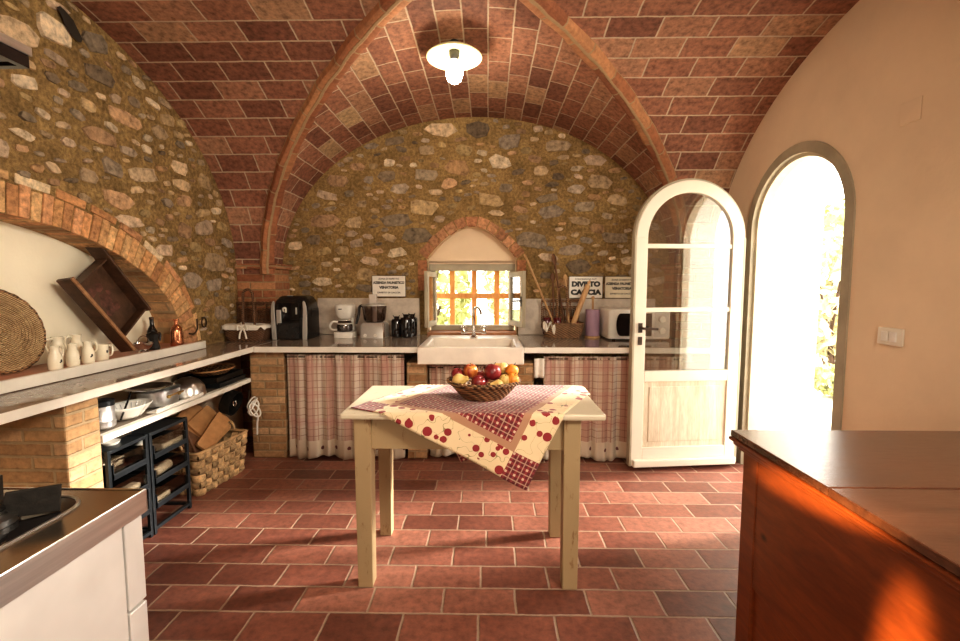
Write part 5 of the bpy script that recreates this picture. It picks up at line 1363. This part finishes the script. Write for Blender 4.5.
bush((4.35, 5.6, -.03), .28, .28, .2, 500, 5, M['leaf'], 'low green shrub at the foot of the shrubs outside the doorway', .06, trunk=.02)
bush((-1.15, 7.4, -.03), .95, .9, 1.0, 1300, 3, M['leaf'], 'garden shrub behind the left half of the window grille', .10)
bush((.98, 7.8, -.03), 1.05, .9, 1.1, 1300, 4, M['leaf2'], 'garden shrub behind the right half of the window grille', .10)
t = thing('potted_plant', 'small green potted plant outside on the window sill', 'plant', (.03, 4.53, .869))
b = MB(); b.lathe([(.02,0),(.03,.05),(.032,.055)], (0,0,0), 14); b.build('pot', M['sill_brick'], t)
b = MB()
for i in range(16): a = i*2.4; b.add([(0,0,.05),(.02*cos(a+.3),.012*sin(a+.3),.09),(.045*cos(a),.025*sin(a),.10+.01*(i%3)),(.02*cos(a-.3),.012*sin(a-.3),.085)], [(0,1,2,3)])
b.build('leaves', M['leaf'], t)

# ------------------------------------------------------------------ lights
def area(name, loc, rot, sx, sy, e, c):
    l = bpy.data.lights.new(name, 'AREA'); l.shape = 'RECTANGLE'; l.size = sx; l.size_y = sy; l.energy = e; l.color = c
    o = bpy.data.objects.new(name, l); C.objects.link(o); o.location = loc; o.rotation_euler = rot; return o
def aim(o, tgt): o.rotation_euler = (Vector(tgt) - o.location).to_track_quat('-Z', 'Y').to_euler()
s = bpy.data.lights.new('sun', 'SUN'); s.energy = 13.0; s.angle = R(8); s.color = (1., .93, .82)
so = bpy.data.objects.new('sun', s); C.objects.link(so); so.location = (6, 5, 5); aim(so, Vector((6,5,5)) - Vector((.95, .21, .36)))
p = bpy.data.lights.new('bulb_light', 'POINT'); p.energy = 8; p.color = (1., .80, .55); p.shadow_soft_size = .06
po = bpy.data.objects.new('bulb_light', p); C.objects.link(po); po.location = (-.215, 2.96, 2.60)
a = area('rear_fill_light', (-.2, -3.6, 1.9), (0,0,0), 2.6, 1.6, 70, (1., .86, .68)); aim(a, (-.1, 2.5, 1.2))  # added fill behind the camera, no window built there
a = area('rear_upper_fill_light', (-.9, -.9, 2.5), (0,0,0), .9, .9, 14, (1., .80, .58)); aim(a, (-.3, 2.6, .9))  # added fill from above and behind, not a fitted lamp
def spot(name, loc, tgt, e, deg, blend, c, r=.02):
    l = bpy.data.lights.new(name, 'SPOT'); l.energy = e; l.spot_size = R(deg); l.spot_blend = blend; l.color = c; l.shadow_soft_size = r
    o = bpy.data.objects.new(name, l); C.objects.link(o); o.location = loc; aim(o, tgt); return o
o = spot('cabinet_patch_light', (-1.6, -.9, 1.75), (.83, .86, .58), 3200, 5.5, 1., (1., .62, .25)); o.scale = (.45, 1.6, 1)  # added unseen spot that lays a warm patch on the cabinet side
o = spot('cabinet_patch_light', (-1.6, -.9, 1.75), (.80, 1.08, .86), 3000, 5.5, 1., (1., .62, .25)); o.scale = (1.5, .35, 1)  # second added spot, for the warm strip along the cabinet moulding
a = area('niche_fill_light', (1.2, .35, 2.3), (0,0,0), .8, .5, 80, (1., .90, .74)); aim(a, (-2.3, 2.1, 1.3))
w = bpy.data.worlds.new('world'); bpy.context.scene.world = w; w.use_nodes = True
bg = w.node_tree.nodes['Background']; nt = w.node_tree
sk_ = nt.nodes.new('ShaderNodeTexSky'); sk_.sky_type = 'HOSEK_WILKIE'; sk_.sun_direction = Vector((.96, .14, .37)).normalized(); sk_.turbidity = 4
mx = nt.nodes.new('ShaderNodeMix'); mx.data_type = 'RGBA'; mx.inputs[0].default_value = .75; mx.inputs[7].default_value = (1., .95, .87, 1)
nt.links.new(sk_.outputs[0], mx.inputs[6]); nt.links.new(mx.outputs[2], bg.inputs['Color']); bg.inputs['Strength'].default_value = 9

# ------------------------------------------------------------------ camera
cd = bpy.data.cameras.new('camera'); cd.sensor_width = 36; cd.lens = 450/960*36; cd.clip_start = .02
co = bpy.data.objects.new('camera', cd); C.objects.link(co); co.location = (0, 0, 1.38); co.rotation_euler = (R(90-4.6), 0, R(1.02))
bpy.context.scene.camera = co
vs_ = bpy.context.scene.view_settings; vs_.view_transform = 'Standard'; vs_.look = 'None'
try: vs_.look = 'Medium High Contrast'
except Exception as e_: print('look', e_)
vs_.exposure = -.1; vs_.gamma = 1.
# shared group phrases for repeats
GR = {'apple': 'fruit in the wicker bowl', 'pear': 'fruit in the wicker bowl', 'apricot': 'fruit in the wicker bowl', 'curtain': 'plaid curtains under the worktops',
      'brick_pier': 'brick piers under the worktops', 'cutting_board': 'cutting boards in the floor basket', 'wooden_spoon': 'wooden spoons', 'sign': 'enamel signs on the back wall',
      'shrub': 'shrubs outside', 'marble_worktop': 'grey marble worktops', 'splashback': 'marble splashbacks', 'drawer_rack': 'black metal drawer racks under the shelf', 'wicker_basket': 'wicker baskets on the back worktop',
      'preserve_jar': 'dark red jars in the utensil basket', 'plastic_tub': 'white tubs in the drawer racks', 'ladle': 'ladles in the drawer racks', 'pot_lid': 'lids in the drawer racks', 'foil_roll': 'white rolls in the drawer racks',
      'baking_tray': 'baking trays piled on the shelf', 'mug': 'mugs on the ledge'}
for o in bpy.data.objects:
    k = o.name.split('.')[0]
    if o.parent is None and k in GR and not o.get('group') and not o.get('kind'): o['group'] = GR[k]
